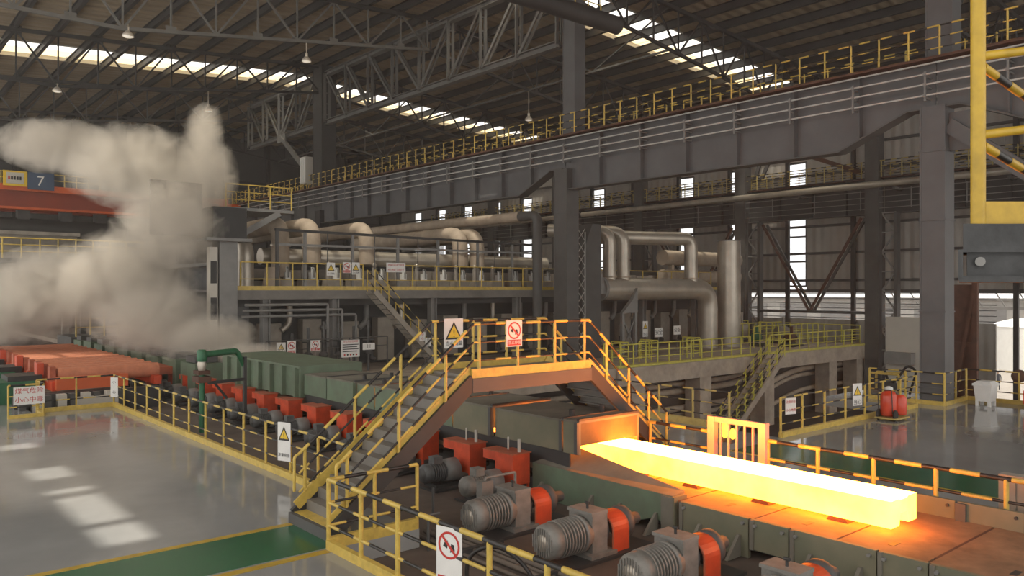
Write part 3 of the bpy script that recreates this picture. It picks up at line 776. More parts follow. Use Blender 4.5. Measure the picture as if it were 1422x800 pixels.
def far_motor(label, m='motor_dark'):
    t = thing('roller_motor', label, 'motor', (0, 0, 0), 'dark roller motors with orange box guards')
    A = .45; c = (0, 0, A)
    part('fan_cover', MB().lathe([(.1, -1.12), (.27, -1.1), (.31, -1.02), (.31, -.88)], 18, axis='X', c=c), m, t)
    part('fan_grille', MB().lathe([(.03, -1.13), (.2, -1.12), (.2, -1.09)], 14, axis='X', c=c), 'motor_grey' if m == 'motor_grey' else 'steel_mid', t)
    prof = []; x = -.88
    while x < -.30:
        prof += [(.315, x), (.315, x + .04), (.27, x + .042), (.27, x + .085)]; x += .088
    part('finned_body', MB().lathe(prof, 20, axis='X', c=c, smooth=False), m, t)
    part('terminal_box', MB().box(-.75, -.42, -.16, .16, A + .28, A + .52), m, t)
    part('gear_drum', MB().lathe([(.2, -.3), (.36, -.28), (.38, -.1), (.38, .2), (.3, .26), (.1, .3)], 22, axis='X', c=c), 'steel_light', t)
    part('foot', MB().box(-.8, .4, -.34, .34, 0, .1), 'steel_dark', t)
    gd = part('guard_box', MB().box(.42, 1.12, -.50, .36, .33, 1.28), 'orange', t)
    part('guard_cover', MB().box(.38, 1.16, -.54, .40, 1.28, 1.31), 'orange_dust', gd)
    part('guard_arm', MB().box(.46, 1.0, .36, 1.02, .98, 1.26), 'orange', gd)
    part('guard_arm_cover', MB().box(.44, 1.02, .36, 1.02, 1.26, 1.285), 'orange_dust', gd)
    for (x, y) in ((.45, -.46), (1.08, -.46), (.45, .32)): part('guard_leg', MB().box(x - .03, x + .03, y - .03, y + .03, -.05, .34), 'orange', t)
    part('shaft', MB().tube((.3, 0, A), (1.6, 0, A), .1, 10), 'steel_dark', t)
    part('base_frame', MB().box(-1.0, 1.6, -.6, .6, -.06, 0), 'steel_dark', t)
    return t
f0 = far_motor('dark roller motor with orange box guard, right below the footbridge')
FX = 11.68
fy = [16.05 + 2.05 * k for k in range(16)]
f0.location = (FX, fy[0], MZ); f0.scale = (.75, .75, .75)
fwho = ['', 'second, half hidden by the footbridge stair', 'third, just beyond the footbridge stair', 'fourth counted away from the footbridge', 'fifth counted away from the footbridge', 'sixth counted away from the footbridge',
        'seventh counted away from the footbridge', 'eighth counted away from the footbridge', 'ninth, right of the green standpipe', 'tenth, behind the green standpipe', 'eleventh, left of the green standpipe']
for k in range(1, 16):
    copy_tree(f0, (FX, fy[k], MZ), 'dark roller motor with orange box guard, ' + (fwho[k] if k < len(fwho) else '%s in the row counted from the footbridge' % ORD[k]))
# the lighter small motor between the two kinds
sm = far_motor('pale grey motor with low orange box guard between the footbridge and the tapered hood', 'motor_grey')
sm.scale = (.75, .75, .75); sm.location = (FX, 14.4, MZ); sm['group'] = 'dark roller motors with orange box guards'
t = thing('cable_stand', 'small grey tubular cable stand beside the pale motor', 'stand', (10.2, 13.2, -.35))
part('frame', MB().pipe([(10.55, 13.25, -.35), (10.55, 13.25, .5), (11.4, 13.25, .5), (11.4, 13.25, -.35)], .03, 8), 'motor_grey', t)
part('junction_box', MB().box(10.4, 10.7, 13.15, 13.35, .0, .45), 'motor_grey', t)
# guide rods sticking up behind the guards, catching the glow
for k, y in enumerate((16.2, 15.8, 14.55, 14.15)):
    single('marker_rod', MB().tube((12.3, y, .68), (12.3, y, .98), .022 if k % 2 == 0 else .04, 8), 'panel_pale', 'short pale rod standing on the orange guards, %s counted from the left' % ORD[k], 'rod', 'pale rods behind the orange guards')

# ---- floor pipes and cables in the trench
for k, (x, r, z) in enumerate(((9.0, .05, -.3), (9.18, .04, -.31), (9.34, .06, -.29), (9.55, .035, -.32), (8.75, .035, -.32))):
    single('trench_pipe', MB().pipe([(x, 13.2, z), (x, 3 + k * .5, z), (x + .1, .5, z)], r, 8), 'pipe_floor', 'dusty service pipe on the trench floor, %s from the railing' % ORD[[1, 2, 3, 4, 0][k]], 'pipe', 'service pipes on the trench floor')
for k in range(5):
    single('pipe_clip', MB().box(8.65, 9.7, 11.6 - 1.9 * k, 11.7 - 1.9 * k, -.36, -.24), 'steel_dark', 'steel strap clamping the trench pipes, %s from the footbridge' % ORD[k], 'clamp', 'pipe straps on the trench floor')
single('cable_loop', MB().pipe([(7.6, 10.0, -.34), (7.6, 10.0, .35), (7.9, 9.6, .55), (8.2, 9.2, .2), (8.1, 8.7, -.3), (7.7, 8.3, -.3)], .035, 8, bend=.3), 'black', 'black cable loop rising from the trench beside the no-entry sign', 'cable')
single('conduit_post', MB().pipe([(8.45, 12.3, -.36), (8.45, 12.3, .3), (8.7, 12.3, .3)], .03, 8), 'steel_mid', 'thin grey conduit post right of the railing corner', 'post')
single('conduit_post', MB().pipe([(9.6, 13.8, -.36), (9.6, 13.8, .35)], .03, 8), 'steel_mid', 'thin dark conduit post in front of the dark motor', 'post')

# ---- green standpipe with arm
gp = thing('green_standpipe', 'green standpipe with flanged valve and horizontal arm in the steam', 'standpipe', (10.0, 25.4, -.36))
part('pipe_upright', MB().tube((10.0, 25.4, -.36), (10.0, 25.4, 1.6), .12, 12), 'machine_green', gp)
part('valve_flange', MB().box(9.7, 10.3, 25.1, 25.7, 1.35, 1.55).box(9.72, 10.28, 25.15, 25.65, 1.62, 1.75), 'rust', gp)
part('valve_neck', MB().lathe([(.15, 1.75), (.2, 1.95), (.17, 2.05)], 14, c=(10, 25.4, 0)), 'pipe_alu', gp)
part('head', MB().lathe([(.2, 2.05), (.22, 2.1), (.22, 2.4), (.15, 2.45)], 14, c=(10, 25.4, 0)), 'machine_green', gp)
part('arm', MB().pipe([(10.0, 25.4, 2.28), (11.9, 25.8, 2.32), (12.3, 25.9, 1.8)], .11, 12), 'machine_green', gp)
part('support_frame', MB().beam((10.3, 25.4, 1.3), (12.3, 25.8, 1.3), .1, .1).beam((12.3, 25.8, -.3), (12.3, 25.8, 2.1), .14, .14).beam((10.6, 25.45, 1.3), (11.3, 25.6, .7), .08, .08), 'steel_dark', gp)
gp.location = (9.6, 27.5, -.36); gp.scale = (.72, 1, 1)
# ================================================================ RAILINGS AND FOOTBRIDGE
railing('railing', 'yellow and black railing along the left floor edge beside the motors', [(8.3, 33.35, 0), (8.3, 15.0, 0)], h=1.2, sp=1.42, kerb=.16, kerb_w=.12, r_post=.035)
railing('railing', 'yellow railing across the far left end of the grey floor', [(5.7, 33.35, 0), (8.3, 33.35, 0)], h=1.2, sp=1.3, rails=(1.0, .34), kerb=.16, kerb_w=.12, ends=(True, False))
railing('railing', 'small yellow enclosure railing at the left edge carrying the gas warning board', [(4.68, 32.4, 0), (5.75, 32.4, 0), (5.75, 33.3, 0)], h=1.15, sp=1.1, kerb=.12, kerb_w=.12)
railing('railing', 'yellow and black railing at the bottom of the picture carrying the red prohibition sign', [(6.57, 12.6, 0), (6.57, 2.6, 0)], h=1.2, sp=1.115, kerb=.16, kerb_w=.1, r_post=.04, r_rail=.034, band=.5)
railing('railing', 'short yellow and black railing at the foot of the footbridge stair', [(6.57, 12.6, 0), (8.4, 12.6, 0)], h=1.2, sp=.92, kerb=.2, kerb_w=.1, r_post=.035, r_rail=.03, ends=(False, True))
# far side of the line
railing('railing', 'yellow and black railing behind the glowing bloom', [(15.55, 12.9, 0), (15.55, 11.1, 0)], h=1.2, sp=1.8, r_post=.04, r_rail=.034)
railing('railing', 'yellow and black railing at the lower right beyond the bed wall', [(15.55, 9.62, 0), (15.55, 1.5, 0)], h=1.2, sp=1.16, r_post=.045, r_rail=.036, band=.5)
railing('railing', 'cream and black railing along the basement edge right of the footbridge', [(21.85, 22.0, 0), (21.85, 14.9, 0)], h=1.2, sp=1.45, kerb=.22, kerb_w=.15, mats=('yellow_dull', 'black'), r_post=.04)
railing('railing', 'yellow railing on the right floor in front of the concrete pillars', [(21.95, 13.15, 0), (23.2, 13.15, 0), (31.5, 13.15, 0)], h=1.2, sp=1.45, kerb=.16, kerb_w=.14, mats=('yellow', 'black'), r_post=.04)
railing('railing', 'yellow railing boxed around the foot of the near crane column', [(32.65, 15.5, 0), (32.68, 12.6, 0), (35.25, 12.75, 0), (35.45, 9.0, 0), (35.6, 3.0, 0)], h=1.25, sp=1.7, kerb=.16, kerb_w=.14, r_post=.045)

# ---- gate by the bloom
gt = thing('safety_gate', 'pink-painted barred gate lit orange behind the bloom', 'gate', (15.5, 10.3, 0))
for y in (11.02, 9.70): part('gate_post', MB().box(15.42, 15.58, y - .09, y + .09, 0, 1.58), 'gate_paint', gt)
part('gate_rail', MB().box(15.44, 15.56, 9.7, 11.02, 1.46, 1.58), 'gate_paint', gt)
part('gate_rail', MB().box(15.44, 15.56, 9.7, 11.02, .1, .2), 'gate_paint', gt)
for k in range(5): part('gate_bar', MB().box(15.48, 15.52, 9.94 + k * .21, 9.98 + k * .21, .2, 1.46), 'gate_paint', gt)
for k, y in enumerate((10.80, 10.59)):
    t = thing('signal_lamp', 'glowing amber lamp on the barred gate, ' + ('left one' if k == 0 else 'right smaller one'), 'lamp', (15.6, y, 1.15))
    part('lens', MB().lathe([(.02, .0), (.065, .04), (.07, .3 - .12 * k), (.03, .36 - .12 * k)], 12, c=(15.66, y, 1.08)), 'amber_glow', t)
    part('holder', MB().box(15.52, 15.72, y - .05, y + .05, 1.0, 1.08), 'steel_dark', t)

# ---- footbridge
fb = thing('footbridge', 'yellow-railed steel footbridge with stairs crossing the roller line', 'footbridge', (8, 13, 0))
YF, YB, ZP = 13.0, 14.5, 2.72
XL0, XL1, XR0, XR1 = 6.85, 10.05, 13.45, 16.45
for (y, nm) in ((YF, 'front'), (YB, 'back')):
    for (a, b) in (((XL0, 0.12), (XL1, ZP - .1)), ((XR0, ZP - .1), (XR1, .12))):
        st = part('stringer', MB().beam((a[0], y, a[1]), (b[0], y, b[1]), .08, .30), 'steel_dark', fb)
        o = .05 if y == YF else -.05
        part('kick_strip', MB().beam((a[0], y + o, a[1] + .2), (b[0], y + o, b[1] + .2), .03, .20), 'yellow', st)
    be = part('deck_beam', MB().box(XL1 - .05, XR0 + .05, y - .05, y + .05, ZP - .34, ZP - .05), 'steel_mid', fb)
    part('kick_strip', MB().box(XL1 - .05, XR0 + .05, y - .03, y + .03, ZP - .05, ZP + .14), 'yellow', be)
part('deck', MB().box(XL1, XR0, YF, YB, ZP - .06, ZP), 'deck_steel', fb)
n = 13
for k in range(n):
    f = (k + .5) / n; x = XL0 + (XL1 - XL0) * f; z = ZP * (k + 1) / (n + .3)
    tr = part('tread', MB().box(x - .16, x + .14, YF + .05, YB - .05, z - .03, z), 'deck_steel', fb)
    part('riser', MB().box(x - .16, x - .145, YF + .05, YB - .05, z - .2, z - .03), 'deck_steel', tr)
    if k == 0: part('nosing', MB().box(x - .17, x + .1, YF + .05, YB - .05, z, z + .006), 'yellow', tr)
    xr = XR1 - (XR1 - XR0) * f
    tr = part('tread', MB().box(xr - .14, xr + .16, YF + .05, YB - .05, z - .03, z), 'deck_steel', fb)
    part('riser', MB().box(xr + .145, xr + .16, YF + .05, YB - .05, z - .2, z - .03), 'deck_steel', tr)
part('step_block', MB().box(6.72, 7.15, YF - .02, YB + .02, 0, .20), 'steel_mid', fb)
part('cross_beam', MB().box(10.2, 10.4, YF, YB, ZP - .3, ZP - .07), 'steel_dark', fb)
part('cross_beam', MB().box(13.0, 13.2, YF, YB, ZP - .3, ZP - .07), 'steel_dark', fb)
# handrails are parts of the bridge
pmh = MB().tube((0, 0, 0), (0, 0, 1.12), .035, 8).mesh('handrail_post', 'yellow')
HH = 1.12
def slope_z(x):
    if x < XL1: return .12 + (ZP - .1 - .12) * (x - XL0) / (XL1 - XL0)
    if x > XR0: return ZP - .1 - (ZP - .22) * (x - XR0) / (XR1 - XR0)
    return ZP - .05
for y, xs in ((YF, [7.15, 8.25, 9.35, 10.2, 11.25, 12.35, 13.3, 14.05, 14.85, 15.6, 16.3]), (YB, [7.05, 8.15, 9.25, 10.15, 11.2, 12.2, 13.25, 14.0, 14.9, 15.7, 16.35])):
    for x in xs: inst('handrail_post', pmh, fb, (x, y, slope_z(x)))
    pts = [(xs[0] - .12, slope_z(xs[0] - .12)), (XL1, ZP - .05), (XR0, ZP - .05), (xs[-1] + .1, slope_z(xs[-1] + .1))]
    for f in (1.0, .66, .33):
        for k in range(3):
            a, b = pts[k], pts[k + 1]
            part('handrail', MB().banded((a[0], y, a[1] + HH * f), (b[0], y, b[1] + HH * f), .034 if f == 1 else .024, 8, .42, phase=.15 + .1 * k), ['yellow', 'black'], fb)
    a = pts[0]; part('handrail_end', MB().pipe([(a[0], y, a[1] + HH), (a[0] - .1, y, a[1] + HH - .05), (a[0] - .1, y, a[1] + HH * .36)], .03, 8), 'yellow', fb)

# ================================================================ SIGNS
def sign(name, label, c, w, h, face, kind, text=None, tcol='sign_black', post=None):
    """flat board; face = unit normal direction in XY the print looks to"""
    t = thing(name, label, 'sign', c)
    n = Vector((face[0], face[1], 0)).normalized(); u = Vector((-n.y, n.x, 0)); up = Vector((0, 0, 1)); c = Vector(c)
    M = Matrix((u, up, n)).transposed().to_4x4()
    def P(a, b, d=0): return c + u * a + up * b + n * d
    def rect(nm, a0, a1, b0, b1, d, m, par):
        return part(nm, MB().hull([P(a0, b0, d), P(a1, b0, d), P(a1, b0, d + .006), P(a0, b0, d + .006), P(a0, b1, d), P(a1, b1, d), P(a1, b1, d + .006), P(a0, b1, d + .006)]), m, par)
    bd_ = rect('board', -w / 2, w / 2, -h / 2, h / 2, 0, 'sign_white' if kind != 'dark' else 'sign_blue', t)
    def poly(nm, pts, d, m):
        k = len(pts); return part(nm, MB().add([P(a, b, d) for a, b in pts], [tuple(range(k))]), m, bd_)
    def letters(s, size, a, b, m, d=.012):
        me = text_mesh(s, size, m); o = bpy.data.objects.new('lettering', me); COL.objects.link(o); o.parent = bd_
        W = Matrix.Translation(P(a, b, d) - origin_of(bd_)) @ M
        o.matrix_local = W
    if kind == 'warn':       # black-edged yellow triangle and a line of words
        s = min(w * .44, h * .36)
        poly('triangle_border', [(-s, h * .5 - .14 * h - 1.65 * s), (s, h * .5 - .14 * h - 1.65 * s), (0, h * .5 - .1 * h)], .009, 'sign_black')
        s2 = s * .72; cy = h * .5 - .12 * h - 1.1 * s
        poly('triangle_fill', [(-s2, cy - s2 * .58), (s2, cy - s2 * .58), (0, cy + s2 * 1.12)], .011, 'sign_yellow')
        letters('!', s * 1.05, 0, cy - .02 * h, 'sign_black', .014)
        if text: letters(text, w * .9 / max(2, len(text)), 0, -h * .5 + .15 * h, 'sign_black')
    elif kind == 'ban':      # red ring with slash, red box with words
        R = min(w * .42, h * .33); cy = h * .5 - R - .06 * h; k = 28
        ring = MB()
        vs = []; fs = []
        for j in range(k):
            a = 2 * PI * j / k
            vs += [P(R * math.cos(a), cy + R * math.sin(a), .009), P(R * .82 * math.cos(a), cy + R * .82 * math.sin(a), .009)]
        for j in range(k): fs.append((2 * j, 2 * ((j + 1) % k), 2 * ((j + 1) % k) + 1, 2 * j + 1))
        part('ring', ring.add(vs, fs), 'sign_red', bd_)
        part('pictogram', MB().add([P(-R * .55, cy - R * .1, .008), P(-R * .15, cy - R * .25, .008), P(-R * .1, cy + R * .35, .008), P(-R * .35, cy + R * .3, .008),
                                    P(R * .1, cy - R * .5, .008), P(R * .55, cy - R * .3, .008), P(R * .45, cy + R * .1, .008), P(R * .2, cy + R * .15, .008)], [(0, 1, 2, 3), (4, 5, 6, 7)]), 'sign_black', bd_)
        poly('slash', [(-R * .66, cy + R * .52), (-R * .52, cy + R * .66), (R * .66, cy - R * .52), (R * .52, cy - R * .66)], .011, 'sign_red')
        rect('word_box', -w * .43, w * .43, -h * .46, -h * .24, .007, 'sign_red', bd_)
        if text: letters(text, w * .8 / max(2, len(text)), 0, -h * .35, 'sign_white', .018)
    elif kind == 'text':
        rows = text.split('|')
        for j, r in enumerate(rows):
            letters(r, min(w * .92 / max(2, len(r)), h * .8 / len(rows)), 0, h * .5 - h * (j + .5) / len(rows), tcol)
    elif kind == 'notice':   # red head line, dark text bars, small symbols
        letters(text, w * .8 / max(4, len(text)), 0, h * .40, 'sign_red')
        for j in range(4): rect('text_line', -w * .43, w * (.43 - .07 * (j % 2)), h * (.20 - .13 * j), h * (.25 - .13 * j), .007, 'sign_black', bd_)
        for j in range(5): poly('symbol', [(-w * .32 + j * w * .16 + .05 * w * math.cos(a), -h * .36 + .05 * w * math.sin(a)) for a in [2 * PI * q / 8 for q in range(8)]], .009, 'sign_black' if j % 2 else 'sign_red')
    elif kind == 'dark':
        letters(text, h * .75, 0, 0, 'sign_white')
    if post is not None: part('post', MB().tube((c.x - n.x * .02, c.y - n.y * .02, post), (c.x - n.x * .02, c.y - n.y * .02, c.z + h * .4), .025, 6), 'steel_light', t)
    return t
W_ = (-1, 0)      # prints facing -X
S_ = (0, -1)      # prints facing -Y
sign('warning_sign', 'narrow yellow-triangle warning sign on the left floor railing', (8.2, 17.95, .88), .42, .92, (-1, -.35), 'warn', '注意安全')
sign('prohibition_sign', 'red-ringed prohibition sign on the railing at the bottom of the picture', (6.52, 8.98, .74), .46, .92, (-1, -.25), 'ban', '禁止靠近')
sign('gas_warning_sign', 'white board with red characters at the far left railing', (5.3, 32.33, .78), .95, .62, S_, 'text', '煤气危险|小心中毒', 'sign_red')
sign('notice_plate', 'small narrow white plate on the far corner of the left railing', (8.2, 32.9, .78), .3, .75, (-1, -.9), 'text', '小|心', 'sign_black')
sign('warning_sign', 'large pinkish warning sign on the back rail of the footbridge', (10.62, YB - .04, ZP + .80), .52, .66, S_, 'warn', '当心高温')
sign('prohibition_sign', 'large pinkish red-marked sign on the front rail of the footbridge', (11.12, YF - .04, ZP + .84), .44, .56, S_, 'ban', '禁止停留')
# ================================================================ REHEATING FURNACE
FY = 40.0
fd = thing('furnace_deck', 'raised steel furnace deck on grey columns with pale edge beam', 'platform', (15.8, FY, 0))
part('deck', MB().box(15.7, 60, FY, 60, 4.36, 4.46), 'deck_steel', fd)
part('edge_beam', MB().box(15.7, 60, FY - .1, FY + .1, 3.98, 4.46), 'deck_steel', fd)
part('kick_strip', MB().box(15.7, 60, FY - .08, FY - .05, 4.46, 4.68), 'yellow', fd)
for x in (17.3, 21.3, 27.9, 34.7, 41, 47.5, 54): part('column', MB().ibeam((x, FY + .2, 0), (x, FY + .2, 3.98), .42, .42, .05, up=(1, 0, 0)), 'steel_light', fd)
for x in (17.3, 21.3, 27.9, 34.7, 41, 47.5, 54): part('back_column', MB().box(x - .2, x + .2, 46, 46.4, 0, 4), 'steel_dark', fd)
part('under_beam', MB().box(15.7, 60, FY + 1.0, FY + 1.3, 3.6, 4.36), 'steel_mid', fd)
railing('railing', 'yellow railing along the furnace deck, left of the deck stair', [(15.9, FY - .02, 4.46), (23.0, FY - .02, 4.46)], h=1.45, sp=1.42, rails=(1, .4), r_post=.045, r_rail=.03, mats=('yellow', 'yellow'), n=6)
railing('railing', 'yellow railing along the furnace deck, right of the deck stair', [(24.6, FY - .02, 4.46), (56, FY - .02, 4.46)], h=1.45, sp=1.75, rails=(1, .4), r_post=.045, r_rail=.03, mats=('yellow', 'yellow'), n=6)
# furnace body on and under the deck
fbdy = thing('reheating_furnace', 'long grey furnace wall of steel casing panels on the deck', 'furnace', (18, 43.5, 4.46))
for k in range(20):
    x = 17.6 + k * 2.0
    part('casing_panel', MB().box(x, x + 1.94, 42.6, 43.0, 4.46, 5.65 - .05 * (k % 3 == 1)), 'furnace_grey', fbdy)
    part('casing_rib', MB().box(x, x + 1.94, 42.5, 42.6, 4.98, 5.05), 'steel_dark', fbdy)
part('core', MB().box(17.6, 58, 43.0, 58, 0.0, 5.9), 'steel_dark', fbdy)
part('roof_deck', MB().box(17.0, 58, 44.5, 58, 5.9, 6.1), 'steel_mid', fbdy)
lw = thing('lower_furnace', 'dark lower furnace casing with pale panels behind the deck columns', 'furnace', (17, 42.4, 0))
for k in range(16):
    x = 18.0 + k * 2.45
    part('casing_panel', MB().box(x, x + 1.15, 42.3, 43.0, .2, 2.6 + .2 * (k % 2)), 'furnace_pale', lw)
    part('down_pipe', MB().pipe([(x + 1.6, 42.2, 4.3), (x + 1.6, 42.2, 2.6), (x + 1.1, 42.2, 2.2)], .17, 10), 'steel_light' if k % 3 else 'pipe_alu', lw)
    part('valve', MB().lathe([(.1, 0), (.24, .05), (.24, .22), (.12, .3), (.12, .55), (.2, .6)], 10, c=(x + 1.6, 41.6, .3)), 'steel_mid', lw)
# burners on the deck
def burner(label):
    t = thing('burner', label, 'burner', (0, 0, 0), 'burners along the furnace deck')
    part('burner_box', MB().box(-.5, .5, -.35, .35, 0, .62), 'furnace_pale', t)
    part('air_duct', MB().tube((-.28, 0, .62), (-.28, 0, 1.35), .13, 10), 'furnace_grey', t)
    part('gas_valve', MB().box(.1, .4, -.16, .16, .62, 1.0).tube((.25, 0, 1.0), (.25, 0, 1.3), .07, 8), 'white_paint', t)
    part('actuator', MB().lathe([(.09, 0), (.13, .04), (.13, .2), (.06, .28)], 10, c=(-.28, -.02, 1.35)), 'pipe_alu', t)
    part('elbow', MB().pipe([(.25, 0, 1.25), (.25, -.22, 1.25), (.25, -.22, .7)], .05, 8), 'steel_light', t)
    return t
b0 = burner('grey burner with white valve on the furnace deck, first from the left')
b0.location = (19.0, 41.8, 4.46)
for k in range(1, 19):
    copy_tree(b0, (19.0 + 1.52 * k, 41.8, 4.46), 'grey burner with white valve on the furnace deck, %s from the left' % ORD[k])
# overhead frame
of = thing('burner_gantry', 'slim steel frame of posts and beams over the burner row', 'frame', (18, FY + .3, 4.46))
for x in (18.0, 19.6, 22.5, 25.5, 28.4, 31.5, 34.4): part('post', MB().beam((x, FY + .3, 4.46), (x, FY + .3, 7.65), .14, .14), 'steel_mid' if x == 18 else 'steel_light', of)
part('beam', MB().beam((17.9, FY + .3, 7.68), (37, FY + .3, 7.5), .16, .14), 'steel_dark', of)
part('beam', MB().beam((18, FY + .3, 6.9), (37, FY + .3, 6.95), .12, .12), 'steel_light', of)
for x in (21, 24, 27, 30, 33): part('drop_rod', MB().tube((x, FY + .4, 7.6), (x, FY + .4, 5.6), .03, 6), 'steel_mid', of)
# air header and downcomers
hd = thing('air_header', 'large horizontal air header pipe behind the burner gantry', 'pipe', (18.5, 43, 6))
part('pipe_run', MB().tube((18.3, 43.2, 6.35), (40, 43.2, 6.35), .48, 18), 'pipe_alu', hd)
part('end_cap', MB().lathe([(.5, 0), (.5, .06), (.1, .1)], 18, axis='X', c=(40, 43.2, 6.35)), 'steel_light', hd)
for k, (x, y1, r, who) in enumerate(((19.1, 50, .5, 'first at the left end'), (21.0, 52, .52, 'second from the left'), (24.6, 54, .48, 'third from the left'), (31.6, 56, .52, 'fourth, the long one right of the deck stair'), (33.0, 56, .5, 'fifth, beside the mid column'))):
    t = thing('exhaust_duct', 'silver hot-air duct arching over the burners, ' + who, 'duct', (x, 42.4, 5), 'hot-air ducts over the furnace')
    part('pipe_run', MB().pipe([(x, y1, 8.0), (x, 42.3, 8.15), (x, 42.3, 6.0 if k else 5.2)], r, 18, bend=1.0), 'pipe_dust', t)
    part('collar', MB().lathe([(r + .06, 0), (r + .06, .12)], 18, c=(x, 42.3, 6.9)), 'pipe_alu', t)
t = thing('exhaust_duct', 'vertical silver duct at the left end of the furnace deck', 'duct', (17.0, 42, 4.46))
part('pipe_run', MB().pipe([(17.0, 42, 4.46), (17.0, 42, 7.0), (17.0, 44.5, 7.9), (17.2, 48, 8)], .42, 16, bend=.8), 'pipe_alu', t)
part('cone', MB().lathe([(.55, 0), (.35, 1.1), (.35, 1.25)], 16, c=(18.2, 41.4, 4.46)), 'pipe_dust', t)
# end frame left of the deck
ef = thing('furnace_end_frame', 'tall grey box frame at the left end of the furnace', 'steel frame', (15.2, 40, 0))
part('box_column', MB().box(14.7, 15.6, 39.6, 40.6, 0, 7.0), 'steel_light', ef)
part('head_box', MB().box(14.3, 16.0, 39.4, 41.0, 7.0, 8.6), 'steel_dark', ef)
part('ledge', MB().box(13.9, 16.2, 39.2, 41.2, 6.9, 7.05), 'steel_light', ef)
part('side_panel', MB().box(14.2, 14.6, 39.6, 40.0, .5, 6.6), 'panel_pale', ef)
for z in (1.2, 3.0, 4.8): part('opening', MB().box(14.25, 14.55, 39.57, 39.6, z, z + 1.1), 'steel_dark', ef)
part('top_landing', MB().box(15.4, 19.2, 40.8, 44, 8.62, 8.78), 'steel_light', ef)
part('knee_brace', MB().beam((16.2, 40.9, 7.3), (18.4, 40.9, 8.6), .2, .3), 'steel_light', ef)
part('fume_screen', MB().box(11.9, 14.4, 41.2, 41.35, 7.2, 9.9), 'furnace_grey', ef)
railing('railing', 'yellow railing on the landing above the furnace end frame', [(15.5, 40.9, 8.78), (19.1, 40.9, 8.78)], h=1.2, sp=1.2, r_post=.04, mats=('yellow', 'yellow'), n=6)
# deck stair
ds = thing('deck_stair', 'steep steel stair with yellow rails leading up to the furnace deck', 'stair', (27.4, 39.4, 0))
X0, Z0, X1, Z1 = 27.7, 0.0, 23.2, 4.4
for y in (39.0, 39.85):
    part('stringer', MB().beam((X0, y, Z0), (X1, y, Z1), .06, .3), 'furnace_pale', ds)
    for f in (0.12, .35, .58, .8, 1.0):
        x = X0 + (X1 - X0) * f; z = Z0 + (Z1 - Z0) * f
        part('handrail_post', MB().tube((x, y, z), (x, y, z + 1.2), .03, 6), 'yellow', ds)
    for h in (1.2, .65): part('handrail', MB().banded((X0, y, Z0 + h), (X1, y, Z1 + h), .03, 6, .5), ['yellow', 'black'], ds)
for k in range(15):
    f = (k + .5) / 15; x = X0 + (X1 - X0) * f; z = Z0 + (Z1 - Z0) * f
    part('tread', MB().box(x - .14, x + .14, 39.03, 39.82, z - .03, z), 'deck_steel', ds)
# signs on and below the deck
sign('warning_sign', 'yellow-triangle sign on the furnace deck rail, left of the deck stair', (20.96, 39.93, 5.62), .5, .72, S_, 'warn', '当心烫伤')
sign('prohibition_sign', 'red prohibition sign on the deck rail next to the stair', (21.94, 39.93, 5.72), .5, .6, S_, 'ban', '禁止入内')
sign('warning_sign', 'yellow-triangle sign nearest the head of the deck stair', (22.5, 39.92, 5.68), .5, .68, S_, 'warn', '当心机械')
sign('notice_board', 'pair-wide white and red notice board on the deck rail right of the stair', (25.15, 39.93, 5.78), 1.3, .55, S_, 'text', '高温区域 煤气区域|闲人免进 注意安全', 'sign_red')
sign('warning_sign', 'yellow-triangle sign on the lower rail below the furnace deck', (17.26, 38.15, 1.57), .48, .5, S_, 'warn', '当心')
sign('prohibition_sign', 'red-ringed sign on the lower rail below the furnace deck', (17.82, 38.15, 1.55), .46, .66, S_, 'ban', '禁止烟火')
sign('prohibition_sign', 'red-ringed sign on a thin post below the furnace deck', (19.06, 38.0, 1.6), .55, .55, S_, 'ban', '禁止', post=0.0)
sign('notice_board', 'white safety notice board with text lines left of the deck stair foot', (21.1, 38.0, 1.35), 1.1, .92, S_, 'notice', '安全风险告知牌', post=0.0)
sign('notice_board', 'small white plate right of the notice board below the furnace deck', (22.3, 38.15, 1.4), .75, .36, S_, 'text', '11', 'sign_black')
sign('notice_plate', 'white plate on the deck stair, upper one', (26.35, 38.96, 1.75), .42, .5, S_, 'text', '小|心', 'sign_red')
sign('notice_plate', 'white plate on the deck stair, lower one', (26.75, 38.96, 1.4), .42, .5, S_, 'text', '安|全', 'sign_black')
railing('railing', 'grey pipe railing under the furnace deck behind the signs', [(16.5, 38.2, 0), (23.5, 38.2, 0)], h=1.9, sp=2.3, rails=(1, .75), r_post=.04, mats=('steel_mid', 'steel_mid'), n=6)
for k in range(6):
    single('valve_stand', MB().tube((18.2 + .9 * k, 38.9, 0), (18.2 + .9 * k, 38.9, 2.2 + .3 * (k % 3)), .08, 8).lathe([(.1, 0), (.25, .05), (.25, .2), (.12, .3)], 10, c=(18.2 + .9 * k, 38.9, .9)).lathe([(.3, 0), (.3, .06)], 12, c=(18.2 + .9 * k, 38.9, 1.7)),
           'steel_mid', 'dark valve standpipe below the furnace deck, %s from the left' % ORD[k], 'valve', 'valve stands below the deck')
for k in range(3):
    single('service_pipe', MB().pipe([(15.9, 39.4 + .25 * k, 3.7 - .3 * k), (20.5 + k, 39.4 + .25 * k, 3.7 - .3 * k), (20.5 + k, 39.4 + .25 * k, .5)], .07, 8), 'steel_light', 'thin grey service pipe under the furnace deck, %s from the top' % ORD[k], 'pipe', 'service pipes under the deck')

